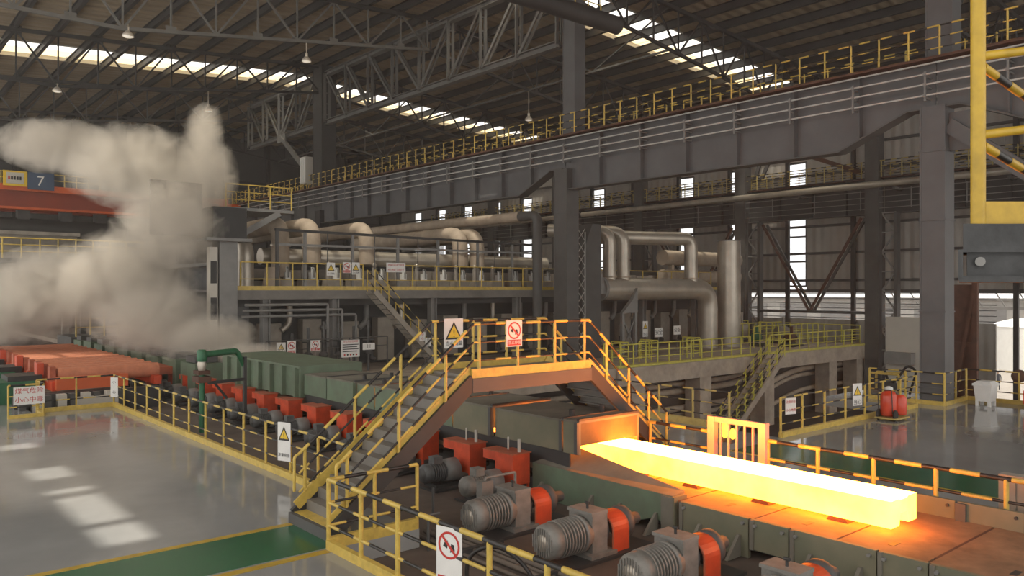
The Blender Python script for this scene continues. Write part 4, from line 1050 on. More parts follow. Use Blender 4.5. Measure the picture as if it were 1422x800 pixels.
# ---- silver ducts right of the mid column
DY = 37.0
t = thing('main_duct', 'thick silver duct running level then bending down beside the tall stack', 'duct', (45, DY, 0))
part('pipe_run', MB().pipe([(39.4, DY, 4.55), (51.4, DY, 4.55), (51.4, DY, 0)], .75, 24, bend=1.5, seg=8), 'pipe_alu', t)
part('collar', MB().lathe([(.82, 0), (.82, .25)], 24, axis='X', c=(39.2, DY, 4.55)), 'steel_light', t)
part('band', MB().lathe([(.78, 0), (.78, .08)], 24, c=(51.4, DY, 2.9)), 'pipe_alu', t)
for k, x in enumerate((40.3, 41.7)):
    t = thing('standpipe', 'silver standpipe with elbow on the thick duct, ' + ('left one' if k == 0 else 'right one'), 'duct', (x, DY, 5.2))
    part('pipe_run', MB().pipe([(x, DY, 4.9), (x, DY, 8.45), (x - 2.4, DY + 3.5, 8.6)], .44, 18, bend=.9, seg=8), 'pipe_alu', t)
    part('collar', MB().lathe([(.52, 0), (.52, .1)], 18, c=(x, DY, 5.3)), 'pipe_dust', t)
t = thing('cross_duct', 'silver duct crossing level above the burners then dropping to the thick duct', 'duct', (49, DY, 5.2))
part('pipe_run', MB().pipe([(49.3, DY, 4.9), (49.3, DY, 8.3), (40.0, DY + 2.6, 8.2)], .5, 18, bend=.75, seg=7), 'pipe_alu', t)
part('collar', MB().lathe([(.58, 0), (.58, .12)], 18, c=(49.3, DY, 5.25)), 'pipe_dust', t)
t = thing('stack', 'tall straight silver stack in front of the rear wall', 'stack', (54.2, DY, 0))
part('shell', MB().tube((54.2, DY, 0), (54.2, DY, 8.35), .9, 26), 'pipe_alu', t)
for k in range(9): part('seam_ring', MB().lathe([(.915, 0), (.915, .03)], 26, c=(54.2, DY, .8 + .9 * k)), 'pipe_alu', t)
part('rim', MB().lathe([(.93, 0), (.93, .1), (.8, .1)], 26, c=(54.2, DY, 8.3)), 'steel_light', t)
for k, (z, r) in enumerate(((7.1, .62), (5.6, .55))):
    single('cross_main', MB().tube((51.5, 41.5, z), (62, 41.5, z), r, 18).box(52.5, 52.8, 41.3, 41.7, 4.46, z).box(60, 60.3, 41.3, 41.7, 0, z), 'pipe_dust', 'dusty gas main passing behind the tall stack, %s one' % ('upper' if k == 0 else 'lower'), 'pipe')
t = thing('flare_plate', 'tall grey tapered duct housing right of the mid column', 'duct housing', (38.4, 36.8, 0))
part('housing', MB().prism([(37.0, 0), (38.7, 0), (38.7, 8.8), (37.9, 8.8), (36.9, 6.6)], 'Y', 36.3, 37.6), 'steel_mid', t)
part('hopper', MB().hull([(38.7, 36.3, 4.2), (39.2, 36.3, 4.2), (39.2, 37.6, 4.2), (38.7, 37.6, 4.2), (38.7, 36.3, 5.6), (39.2, 36.5, 5.2), (39.2, 37.4, 5.2), (38.7, 37.6, 5.6)]), 'steel_light', t)
lt = thing('lattice_mast', 'thin pale lattice mast right of the mid column', 'mast', (36.6, 36, 0))
for (dx, dy) in ((0, 0), (.7, 0), (.35, .6)): part('leg', MB().tube((36.2 + dx, 36 + dy, 0), (36.2 + dx, 36 + dy, 8.2), .04, 6), 'conduit', lt)
for k in range(10):
    z = .4 + k * .8
    part('lacing', MB().tube((36.2, 36, z), (36.9, 36, z + .8), .025, 5), 'conduit', lt)
    part('lacing', MB().tube((36.9, 36, z), (36.2, 36, z + .8), .025, 5), 'conduit', lt)
h_ = thing('pipe_support', 'pale trestle with cross bracing supporting the thick duct', 'trestle', (41.2, 36.2, 0))
for x in (40.7, 42.0): part('leg', MB().beam((x, 36.2, 0), (x, 36.2, 3.0), .22, .22), 'steel_light', h_)
part('brace', MB().beam((40.7, 36.2, .3), (42.0, 36.2, 2.6), .08, .1), 'steel_light', h_)
part('brace', MB().beam((42.0, 36.2, .3), (40.7, 36.2, 2.6), .08, .1), 'steel_light', h_)
part('saddle', MB().prism([(40.6, 2.9), (42.1, 2.9), (42.1, 4.6), (41.6, 3.8)], 'Y', 36.05, 36.35), 'steel_light', h_)
# vertical dark riser and long pipe left of the mid column
t = thing('riser_pipe', 'dark riser pipe just left of the mid column feeding a pale level pipe', 'pipe', (33.3, 36.6, 0))
part('pipe_run', MB().pipe([(33.3, 36.6, 0), (33.3, 36.6, 9.1), (33.3, 58, 9.2)], .3, 14, bend=.5), 'steel_mid', t)
part('insulation', MB().tube((33.3, 38.2, 9.12), (33.3, 57, 9.2), .33, 14), 'pipe_dust', t)

# ---- slab edge railings and clutter beyond
YR = dict(mats=('yellow_green', 'yellow_green'), n=5, r_post=.05, r_rail=.035, rails=(1, .66, .33))
railing('railing', 'yellow-green railing on the concrete platform edge left of the basement stair', [(34.5, 30.8, .1), (47.6, 30.8, .1)], h=1.2, sp=1.05, **YR)
railing('railing', 'yellow-green railing on the concrete platform edge right of the basement stair', [(50.0, 30.8, .1), (63.2, 30.8, .1)], h=1.2, sp=1.3, **YR)
railing('railing', 'yellow-green railing on the right end of the concrete platform', [(63.2, 30.8, .1), (63.2, 40, .1)], h=1.5, sp=1.5, **YR)
for k, (y, x0, x1, z) in enumerate(((34, 53, 62.5, .1), (37.5, 56, 63, .1), (41, 57, 63, .1), (45, 60, 64, .6), (49, 60, 64, 1.0))):
    railing('railing', 'yellow-green platform railing behind the basement stair, %s row from the front' % ORD[k], [(x0, y, z), (x1, y, z)], h=1.6, sp=.9, **YR)
for k, (x0, x1) in enumerate(((35.0, 37.2), (38.2, 40.0), (43.0, 44.4))):
    railing('railing', 'small yellow-green guard behind the platform edge, %s from the left' % ORD[k], [(x0, 32.6, 0), (x1, 32.6, 0), (x1, 34, 0)], h=1.25, sp=.7, **YR)
for k, (x, y, w, d, h, m) in enumerate(((57.5, 33.5, 1.5, 1.2, 1.0, 'rust'), (60.5, 36, 1.8, 1.4, 1.5, 'furnace_grey'), (59, 39, 2.2, 1.2, 1.8, 'furnace_pale'), (62, 43, 1.6, 1.4, 2.4, 'rust'), (55.8, 35.5, .9, .9, 1.1, 'machine_green'))):
    t = thing('pump_unit', 'small %s pump unit among the platform railings, %s from the front' % ({'rust': 'rusty', 'furnace_grey': 'grey', 'furnace_pale': 'pale', 'machine_green': 'green'}[m], ORD[k]), 'pump', (x, y, 0))
    part('skid', MB().box(x - w / 2, x + w / 2, y - d / 2, y + d / 2, 0, .25), 'steel_dark', t)
    part('casing', MB().lathe([(.1, -w * .4), (h * .35, -w * .38), (h * .38, w * .1), (.15, w * .2), (.15, w * .42)], 14, axis='X', c=(x, y, .3 + h * .4)), m, t)
    part('riser', MB().tube((x, y, .3 + h * .4), (x, y, .4 + h * 1.2), .12, 10), m, t)
# signs and cabinets behind the platform rail
sign('warning_sign', 'narrow sign standing behind the platform railing at left', (43.9, 36.9, 1.7), .55, 1.1, S_, 'warn', '当心', post=0)
sign('notice_board', 'small white board behind the platform railing, left of two', (45.4, 36.9, 1.4), .9, .65, S_, 'text', '安全', 'sign_black', post=0)
sign('notice_board', 'small white board behind the platform railing, right of two', (47.5, 36.9, 1.5), .8, .65, S_, 'text', '设备', 'sign_black', post=0)
# basement stair
bs = thing('basement_stair', 'yellow-railed stair going down from the concrete platform', 'stair', (46, 30, ZL))
A, B = (48.9, -.05), (42.4, ZL + .05)
for y in (29.0, 30.2):
    part('stringer', MB().beam((A[0], y, A[1]), (B[0], y, B[1]), .08, .4), 'concrete', bs)
    for k in range(8):
        f = k / 7; x = A[0] + (B[0] - A[0]) * f; z = A[1] + (B[1] - A[1]) * f
        part('handrail_post', MB().tube((x, y, z), (x, y, z + 1.25), .045, 5), 'yellow_green', bs)
    for h in (1.25, .85, .45): part('handrail', MB().banded((A[0], y, A[1] + h), (B[0], y, B[1] + h), .04, 5, .55), ['yellow_green', 'black'], bs)
for k in range(16):
    f = (k + .5) / 16; x = A[0] + (B[0] - A[0]) * f; z = A[1] + (B[1] - A[1]) * f
    part('tread', MB().box(x - .18, x + .18, 29.04, 30.16, z - .04, z), 'yellow_dull', bs)
# basement pipes
for k in range(7):
    z = -1.6 - .52 * k
    single('basement_pipe', MB().pipe([(22.4, 32.2 + .25 * (k % 3), z), (48.0 + k * .2, 32.2 + .25 * (k % 3), z), (55 + .2 * k, 32.2 + .25 * (k % 3), z + 1.6), (66, 32.2 + .25 * (k % 3), z + 1.6)], .16 + .04 * (k % 2), 10, bend=2.0), 'pipe_dust',
           'dusty pipe in the basement below the concrete platform, %s from the top' % ORD[k], 'pipe', 'basement pipes')
single('basement_partition', MB().box(50, 66, 33.5, 33.7, ZL, -.9), 'rust', 'rust-red partition in the basement behind the pillars', 'partition')
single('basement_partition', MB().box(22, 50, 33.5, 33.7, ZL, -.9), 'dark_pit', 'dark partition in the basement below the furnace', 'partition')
# ================================================================ OVERHEAD CRANES
oc = thing('overhead_crane', 'orange overhead crane bridge numbered 7 half lost in steam', 'overhead crane', (20, 84, 11.8))
part('front_girder', MB().box(-10, 31.5, 83.6, 84.4, 11.9, 13.4), 'crane_red', oc)
part('top_flange', MB().box(-10, 31.8, 83.2, 84.7, 13.4, 13.95), 'crane_orange', oc)
part('bottom_flange', MB().box(-10, 31.5, 83.35, 84.6, 11.75, 11.95), 'crane_orange', oc)
part('rear_girder', MB().box(-10, 31.5, 88.6, 89.4, 11.9, 13.6), 'crane_red', oc)
part('end_carriage', MB().box(31.0, 32.8, 82.5, 90.5, 12.6, 13.4), 'crane_orange', oc)
part('hook_beam', MB().tube((-10, 85.5, 10.2), (22, 85.5, 10.2), .9, 14), 'steel_dark', oc)
for x in (3, 10, 13.5, 17.0, 20): part('hanger', MB().box(x - .5, x + .5, 85, 86, 10.8, 11.9), 'steel_mid', oc)
pmc = MB().tube((0, 0, 0), (0, 0, 1.1), .05, 5).mesh('guard_post', 'yellow')
for k in range(22): inst('guard_post', pmc, oc, (10.5 + k, 83.3, 13.95))
for z in (14.5, 15.05): part('guard_rail', MB().tube((10.5, 83.3, z), (31.5, 83.3, z), .04, 5), 'yellow', oc)
for (a, b) in ((11.7, 13.4), (13.5, 15.9)): pass
part('name_plate_frame', MB().box(11.6, 13.45, 83.05, 83.12, 13.75, 15.1), 'sign_yellow', oc)
part('name_plate', MB().box(11.85, 13.2, 83.0, 83.05, 13.95, 14.95), 'panel_pale', oc)
nb = part('number_plate', MB().box(13.5, 15.6, 83.0, 83.12, 13.55, 15.1), 'sign_blue', oc)
def letters_on(parent, s, size, c, m):
    me = text_mesh(s, size, m); o = bpy.data.objects.new('lettering', me); COL.objects.link(o); o.parent = parent
    o.matrix_local = Matrix.Translation(Vector(c) - origin_of(parent)) @ Matrix.Rotation(PI / 2, 4, 'X')
letters_on(nb, '7', 1.25, (14.5, 82.97, 14.3), 'sign_white')
for k in range(5): part('plate_mark', MB().box(11.98 + .22 * k, 12.12 + .22 * k, 82.97, 83.0, 14.3, 14.6), 'sign_black' if k else 'sign_red', oc)
# dark suspended walkway tube at the top centre
hw = thing('crane_girder_tube', 'dark tubular crane beam end with yellow railing at the top centre', 'crane beam', (28, 29.5, 18.4))
part('beam_tube', MB().tube((14, 29.5, 18.95), (32.7, 29.5, 18.95), .48, 16), 'steel_dark', hw)
part('end_plate', MB().tube((32.7, 29.5, 18.95), (32.76, 29.5, 18.95), .5, 16), 'steel_dark', hw)
part('walkway_plate', MB().box(14, 32.6, 29.6, 30.5, 19.44, 19.5), 'yellow_dull', hw)
for k in range(13): inst('guard_post', pmc, hw, (20.4 + k, 30.4, 19.5), scale=(.8, .8, 1.4))
for z in (20.2, 20.9): part('guard_rail', MB().tube((18, 30.4, z), (32.4, 30.4, z), .03, 5), 'yellow', hw)
part('hanger', MB().beam((29.0, 29.5, 19.4), (29.0, 29.5, 23.8), .3, .3), 'steel_grey', hw)

# ================================================================ RIGHT FOREGROUND: lifting beam with yellow guard frame
fr = thing('crane_lifting_beam', 'grey steel crane beam end with thick yellow guard frame at the right edge', 'crane beam', (7.6, 1.6, 4.5))
D1 = Vector((.759, -.651, 0))          # runs to the right, across the view
P0 = Vector((6.49, 2.36, 0))
Nn = Vector((1.077, .394, 0)).normalized()
def Q(a, d, z): v = P0 + D1 * a + Nn * d; return (v.x, v.y, z)
def slabq(a0, a1, d0, d1, z0, z1): return MB().hull([Q(a0, d0, z0), Q(a1, d0, z0), Q(a1, d1, z0), Q(a0, d1, z0), Q(a0, d0, z1), Q(a1, d0, z1), Q(a1, d1, z1), Q(a0, d1, z1)])
part('beam_web', slabq(.02, 2.2, .05, .6, 4.60, 4.83), 'beam_grey', fr)
part('top_plate', slabq(-.01, 2.2, 0, .65, 4.78, 4.995), 'beam_grey', fr)
part('bottom_flange', slabq(-.04, 2.2, -.02, .66, 4.555, 4.60), 'beam_grey', fr)
part('end_flange', slabq(-.045, -.01, -.02, .66, 4.57, 4.80), 'beam_grey', fr)
part('pin', MB().tube(Q(.12, .06, 4.71), Q(.12, -.0, 4.71), .035, 14), 'steel_light', fr)
part('kick_plate', slabq(.1, 2.2, .08, .12, 5.0, 5.17), 'yellow_frame', fr)
part('corner_post', MB().tube(Q(.105, .1, 4.98), Q(.105, .1, 8.5), .052, 16), 'yellow_frame', fr)
part('corner_post', MB().tube(Q(.52, .1, 4.98), Q(.52, .1, 8.5), .03, 12), 'yellow_frame', fr)
for z in (5.68, 6.28, 6.9): part('cross_bar', MB().tube(Q(.12, .1, z), Q(1.6, .1, z + .18), .034, 12), 'yellow_frame', fr)
for z in (5.60, 6.20): part('rear_bar', MB().banded(Q(.14, .1, z), Q(.9, 1.0, z - .3), .034, 12, .2), ['yellow_frame', 'black'], fr)

# ================================================================ SMALL THINGS ON THE RIGHT FLOOR
fx = thing('fire_extinguisher_trolley', 'red wheeled fire extinguisher standing before the right railing', 'extinguisher', (28.8, 12.3, 0))
c = (28.9, 12.35, 0)
part('cylinder', MB().lathe([(.1, .15), (.36, .18), (.40, .3), (.40, 1.05), (.3, 1.22), (.12, 1.3)], 20, c=c), 'red_gloss', fx)
part('cylinder', MB().lathe([(.1, .2), (.3, .23), (.33, .3), (.33, .95), (.2, 1.1)], 18, c=(29.35, 12.0, 0)), 'red_gloss', fx)
part('valve_head', MB().lathe([(.12, 1.28), (.2, 1.34), (.2, 1.42), (.06, 1.48)], 12, c=c), 'white_paint', fx)
for s in (-.42, .42): part('wheel', MB().lathe([(.06, -.04), (.24, -.04), (.24, .04), (.06, .04)], 16, axis='Y', c=(28.6, 12.3 + s, .24)), 'rubber', fx)
part('handle', MB().pipe([(28.55, 12.0, .3), (28.45, 12.0, 1.35), (28.45, 12.7, 1.35), (28.55, 12.7, .3)], .025, 8), 'steel_dark', fx)
part('skid', MB().box(28.3, 29.8, 11.7, 12.8, .08, .14), 'yellow_dull', fx)
bn = thing('wheeled_bin', 'white wheeled plastic bin on the right floor', 'bin', (34.0, 11.6, 0))
bx, by = 34.0, 11.6; BS = .62
part('tub', MB().hull([(bx - .5, by - .42, .25), (bx + .5, by - .42, .25), (bx + .5, by + .42, .25), (bx - .5, by + .42, .25), (bx - .6, by - .52, 1.05), (bx + .6, by - .52, 1.05), (bx + .6, by + .52, 1.05), (bx - .6, by + .52, 1.05)]), 'white_paint', bn)
part('rim', MB().box(bx - .66, bx + .66, by - .58, by + .58, 1.05, 1.16), 'white_paint', bn)
part('lid', MB().hull([(bx - .6, by - .52, 1.16), (bx + .6, by - .52, 1.16), (bx + .6, by + .52, 1.16), (bx - .6, by + .52, 1.16), (bx - .45, by - .4, 1.28), (bx + .45, by - .4, 1.28), (bx + .45, by + .4, 1.28), (bx - .45, by + .4, 1.28)]), 'white_paint', bn)
for (dx, dy) in ((-.4, -.35), (.4, -.35), (-.4, .35), (.4, .35)): part('leg', MB().box(bx + dx - .09, bx + dx + .09, by + dy - .09, by + dy + .09, 0, .26), 'white_paint', bn)
bn.scale = (.6, .6, .75)
fx.scale = (.68, .68, .78); fx.location = (27.75, 12.5, 0)
single('steel_tray', MB().box(33.6, 34.9, 9.4, 10.2, .25, .75).box(33.7, 33.85, 9.5, 9.65, 0, .25).box(34.65, 34.8, 9.5, 9.65, 0, .25).box(33.7, 33.85, 9.95, 10.1, 0, .25).box(34.65, 34.8, 9.95, 10.1, 0, .25), 'red_gloss', 'low red trolley by the railing at the right edge', 'trolley')
single('electrical_box', MB().box(16.0, 16.25, 4.65, 5.25, 0, 1.18).box(15.98, 16.0, 4.7, 4.93, .1, 1.1).box(15.98, 16.0, 4.97, 5.2, .1, 1.1), 'furnace_pale', 'dusty grey electrical box behind the railing at the lower right', 'cabinet')
# hose trolley and clutter near the pale partition
pp = thing('pale_partition', 'tall pale grey partition wall left of the near crane column', 'partition', (56, 24, ZL))
part('panel', MB().box(55.9, 56.2, 20.5, 25.4, ZL, 2.6), 'panel_pale', pp)
part('frame_post', MB().box(55.8, 56.3, 20.3, 20.5, ZL, 2.7), 'steel_light', pp)
part('vent_box', MB().box(55.2, 55.9, 23.4, 25.2, -.6, .2), 'steel_light', pp)
t = thing('hose_trolley', 'yellow hose trolley with coiled black hose behind the railing', 'trolley', (33.6, 15.6, 0))
part('frame', MB().pipe([(33.3, 14.6, .3), (33.3, 14.6, 1.0), (33.3, 15.8, 1.0), (33.3, 15.8, .3)], .05, 8), 'yellow', t)
part('frame', MB().pipe([(33.9, 14.6, .3), (33.9, 14.6, 1.0), (33.9, 15.8, 1.0), (33.9, 15.8, .3)], .05, 8), 'yellow', t)
part('hose', MB().pipe([(33.6, 14.3, .2), (33.6, 14.0, 1.2), (33.6, 14.4, 1.4), (33.6, 14.7, .9), (33.6, 15.1, .5), (33.6, 15.3, 1.1)], .05, 8, bend=.3), 'rubber', t)
part('drum', MB().lathe([(.3, -.25), (.3, .25)], 16, axis='X', c=(33.6, 15.2, .45)), 'steel_dark', t)
t = thing('hose_reel', 'brown hose reel on a post at the far right railing', 'hose reel', (35.4, 10.9, 0))
part('drum', MB().lathe([(.1, -.1), (.25, -.1), (.25, -.07), (.18, -.07), (.18, .07), (.25, .07), (.25, .1), (.1, .1)], 20, axis='X', c=(35.42, 10.9, 1.1)), 'rust', t)
part('post', MB().tube((35.42, 10.9, 0), (35.42, 10.9, 1.1), .04, 8), 'rust', t)
# white tank and pipe bridge in the yard
t = thing('storage_tank', 'large white storage tank outside the building at the right edge', 'tank', (110, 31, ZL))
part('shell', MB().tube((110, 31, ZL), (110, 31, .1), 5.6, 48), 'white_paint', t)
part('dome', MB().lathe([(5.65, .1), (5.0, .5), (3.4, .95), (.2, 1.2)], 48, c=(110, 31, 0)), 'white_paint', t)
t = thing('pipe_bridge', 'grey pipe bridge outside behind the white tank', 'pipe bridge', (128, 15, ZL))
for z in (1.8, 4.3): part('chord', MB().beam((128, -10, z), (128, 60, z), .4, .4), 'steel_mid', t)
for k in range(24): part('brace', MB().beam((128, -10 + 3 * k, 1.8), (128, -8.5 + 3 * k, 4.3), .15, .15), 'steel_mid', t)
for k in range(4): part('leg', MB().beam((128, -6 + 18 * k, ZL), (128, -6 + 18 * k, 1.8), .4, .4), 'steel_mid', t)

nbld = thing('sky_block_building', 'long grey building added behind the white tank to block the white sky', 'building', (150, 20, ZL))  # added backdrop, keeps the bright sky out of the louvres and doorway
part('wall', MB().box(150, 152, -70, 160, ZL, 2.6), 'steel_light', nbld)
part('roof_edge', MB().box(149.5, 152.5, -70, 160, 2.6, 3.0), 'steel_mid', nbld)
for k in range(22): part('window_bay', MB().box(149.9, 150.02, -60 + 9 * k, -54 + 9 * k, -2, 1.6), 'steel_grey', nbld)

# ---- person walking behind the railing at the right edge
def person(label, x, y, face):
    t = thing('person', label, 'person', (x, y, ZL + .0))
    me = bpy.data.meshes.new('body')
    J = {'pel': (0, 0, .94, .14, .11), 'wst': (0, 0, 1.10, .135, .10), 'chs': (0, .01, 1.32, .165, .12), 'nk0': (0, 0, 1.48, .075, .07), 'nk1': (0, .01, 1.55, .055, .055), 'hd0': (0, .02, 1.62, .075, .09), 'hd1': (0, .02, 1.72, .075, .09), 'hd2': (0, .01, 1.78, .04, .05)}
    for s, n_ in ((-1, 'l'), (1, 'r')):
        J.update({n_ + 'hip': (.09 * s, 0, .88, .095, .095), n_ + 'kne': (.10 * s, .07 if s > 0 else -.02, .49, .062, .062), n_ + 'ank': (.10 * s, .08 if s > 0 else -.18, .09, .042, .042), n_ + 'toe': (.11 * s, .22 if s > 0 else -.04, .035, .04, .03),
                  n_ + 'shd': (.19 * s, 0, 1.43, .062, .062), n_ + 'elb': (.245 * s, -.03 * s, 1.15, .045, .045), n_ + 'wri': (.235 * s, .07 - .07 * s, .91, .032, .032),
                  n_ + 'plm': (.235 * s, .09 - .07 * s, .84, .03, .036)})
        for f in range(4): J[n_ + 'f%d' % f] = (.235 * s, .06 - .07 * s + .022 * f, .745 + .01 * abs(f - 1.5), .009, .009)
        J[n_ + 'th'] = (.225 * s, .145 - .07 * s, .80, .01, .01)
    E_ = [('pel', 'wst'), ('wst', 'chs'), ('chs', 'nk0'), ('nk0', 'nk1'), ('nk1', 'hd0'), ('hd0', 'hd1'), ('hd1', 'hd2')]
    for n_ in 'lr':
        E_ += [('pel', n_ + 'hip'), (n_ + 'hip', n_ + 'kne'), (n_ + 'kne', n_ + 'ank'), (n_ + 'ank', n_ + 'toe'), ('chs', n_ + 'shd'), (n_ + 'shd', n_ + 'elb'), (n_ + 'elb', n_ + 'wri'), (n_ + 'wri', n_ + 'plm'), (n_ + 'plm', n_ + 'th')]
        E_ += [(n_ + 'plm', n_ + 'f%d' % f) for f in range(4)]
    K = list(J); me.from_pydata([J[k][:3] for k in K], [(K.index(a), K.index(b)) for a, b in E_], [])
    o = bpy.data.objects.new('body', me); COL.objects.link(o)
    sk = o.modifiers.new('skin', 'SKIN'); sb = o.modifiers.new('sub', 'SUBSURF'); sb.levels = 1; sb.render_levels = 1
    for k, v in zip(K, me.skin_vertices[0].data): v.radius = J[k][3:5]
    me.skin_vertices[0].data[K.index('pel')].use_root = True
    dg = bpy.context.evaluated_depsgraph_get(); bm_ = bpy.data.meshes.new_from_object(o.evaluated_get(dg)); bpy.data.objects.remove(o)
    bm_.name = 'body'; bm_.materials.clear(); bm_.materials.append(MATS['cloth_dark']); bm_.materials.append(MATS['skin'])
    for p in bm_.polygons:
        z = p.center.z; p.use_smooth = True
        p.material_index = 1 if (z > 1.53 or (z < .88 and abs(p.center.x) > .195)) else 0
    b = bpy.data.objects.new('body', bm_); COL.objects.link(b); b.parent = t
    hm = bpy.data.objects.new('helmet', MB().lathe([(.145, 1.70), (.13, 1.72), (.125, 1.78), (.09, 1.85), (.02, 1.875)], 14, c=(0, .01, 0)).mesh('helmet', 'white_paint')); COL.objects.link(hm); hm.parent = t
    nz = bpy.data.objects.new('face', MB().hull([(-.015, .09, 1.62), (.015, .09, 1.62), (.012, .13, 1.635), (-.012, .13, 1.635), (-.01, .09, 1.69), (.01, .09, 1.69), (.006, .105, 1.69), (-.006, .105, 1.69)], 0)
                              .box(-.045, -.02, .098, .106, 1.675, 1.69, 1).box(.02, .045, .098, .106, 1.675, 1.69, 1).box(-.03, .03, .094, .102, 1.59, 1.598, 1).box(-.095, -.08, 0, .04, 1.62, 1.69).box(.08, .095, 0, .04, 1.62, 1.69).mesh('face', ['skin', 'sign_black'])); COL.objects.link(nz); nz.parent = t
    t.rotation_euler.z = face
    return t
person('person in dark work clothes walking away beyond the right railing', 84.0, 27.6, math.radians(-70))

# ================================================================ LEFT: hot bars, gas-cutting machines
hb = thing('cooling_bed', 'orange-painted cooling bed frame under the row of dull red bars', 'cooling bed', (8, 36, 0))
part('front_beam', MB().box(6.7, 9.3, 35.2, 35.5, .55, 1.05), 'crane_orange', hb)
part('side_beam', MB().box(6.6, 6.9, 35.5, 54, .5, .85), 'orange', hb)
part('side_beam', MB().box(10.4, 10.7, 35.5, 54, .5, .85), 'orange', hb)
for k in range(9): part('pillar', MB().box(5.3 + .42 * k, 5.5 + .42 * k + .1 * (k % 2), 34.2, 34.6, -.35, .5), 'panel_pale' if k % 2 else 'steel_mid', hb)
part('dark_back', MB().box(5.2, 10.4, 34.7, 35.1, -.35, .5), 'steel_dark', hb)
part('block', MB().box(7.2, 8.6, 33.9, 34.4, -.35, .35), 'panel_pale', hb)
for k in range(16):
    y = 36.2 + k * 1.05
    single('hot_bar', MB().tube((6.9, y, 1.05), (10.75, y, 1.05), .3, 12), 'bar_hot', 'dull orange-red steel bar lying on the cooling bed, %s from the front' % ORD[k], 'steel bar', 'hot bars on the cooling bed')
single('orange_table', MB().box(10.75, 12.1, 38.2, 41, .6, .95).box(10.9, 11.1, 38.3, 38.5, -.35, .6).box(11.8, 12, 40.6, 40.8, -.35, .6), 'orange_dust', 'flat orange transfer table at the right end of the bars', 'table')
for k in range(4):
    y = 36.5 + k * 4.6
    t = thing('cutting_machine', 'green and black drive unit left of the bars, %s from the front' % ORD[k], 'machine', (5.7, y, 0))
    part('body', MB().box(4.2, 6.2, y, y + 2.2, -.1, .85), 'machine_green', t)
    part('black_housing', MB().box(5.3, 6.5, y + .3, y + 1.9, .2, 1.05), 'black', t)
    for j in range(4): part('rib', MB().box(4.3 + .5 * j, 4.36 + .5 * j, y - .06, y, 0, .8), 'machine_green', t)
    part('bar_stop', MB().box(6.35, 6.6, y + .6, y + 1.1, .9, 1.5), 'orange', t)
for k in range(12): single('bar_stop', MB().box(6.62, 6.82, 36.0 + 1.4 * k, 36.5 + 1.4 * k, .85, 1.42).box(6.55, 6.9, 36.1 + 1.4 * k, 36.4 + 1.4 * k, .8, .95), 'orange_dust', 'small orange stop at the left end of the bars, %s from the front' % ORD[k], 'bar stop', 'stops at the left end of the bars')
single('far_platform', MB().box(12.6, 18, 61.5, 66, -.36, 1.2), 'steel_mid', 'low dark platform under the distant yellow railing', 'platform')
railing('railing', 'distant yellow railing above the bars in the steam', [(13.0, 62, 1.2), (17.5, 62, 1.2)], h=1.9, sp=.9, mats=('yellow', 'yellow'), n=5, r_post=.06, r_rail=.045)
single('white_cabin', MB().box(10.2, 16, 76, 80, 6.0, 9.0).box(10, 16.2, 75.8, 80.2, 9.0, 9.3).box(10.5, 11, 76.5, 77, 0, 6).box(15, 15.5, 76.5, 77, 0, 6), 'furnace_grey', 'grey cabin on stilts far behind the steam', 'cabin')
railing('railing', 'far yellow railing of the gallery below the orange crane', [(9, 74, 7.0), (22, 74, 7.0)], h=1.6, sp=1.3, mats=('yellow', 'yellow'), n=5, r_post=.06, r_rail=.05)
single('gallery', MB().box(8, 24, 74, 76, 6.6, 7.0).box(9, 9.4, 74.5, 75, 0, 6.6).box(16, 16.4, 74.5, 75, 0, 6.6).box(23, 23.4, 74.5, 75, 0, 6.6), 'steel_mid', 'dark steel gallery below the orange crane', 'gallery')
# right-floor railing signs
sign('notice_board', 'small pinkish text board on the right floor railing', (22.35, 13.05, .93), .42, .5, (-.3, -1), 'text', '注意安全|小心地滑', 'sign_red')
sign('warning_sign', 'tall yellow-triangle sign on the right floor railing', (26.6, 13.05, .92), .42, .75, (-.3, -1), 'warn', '当心')
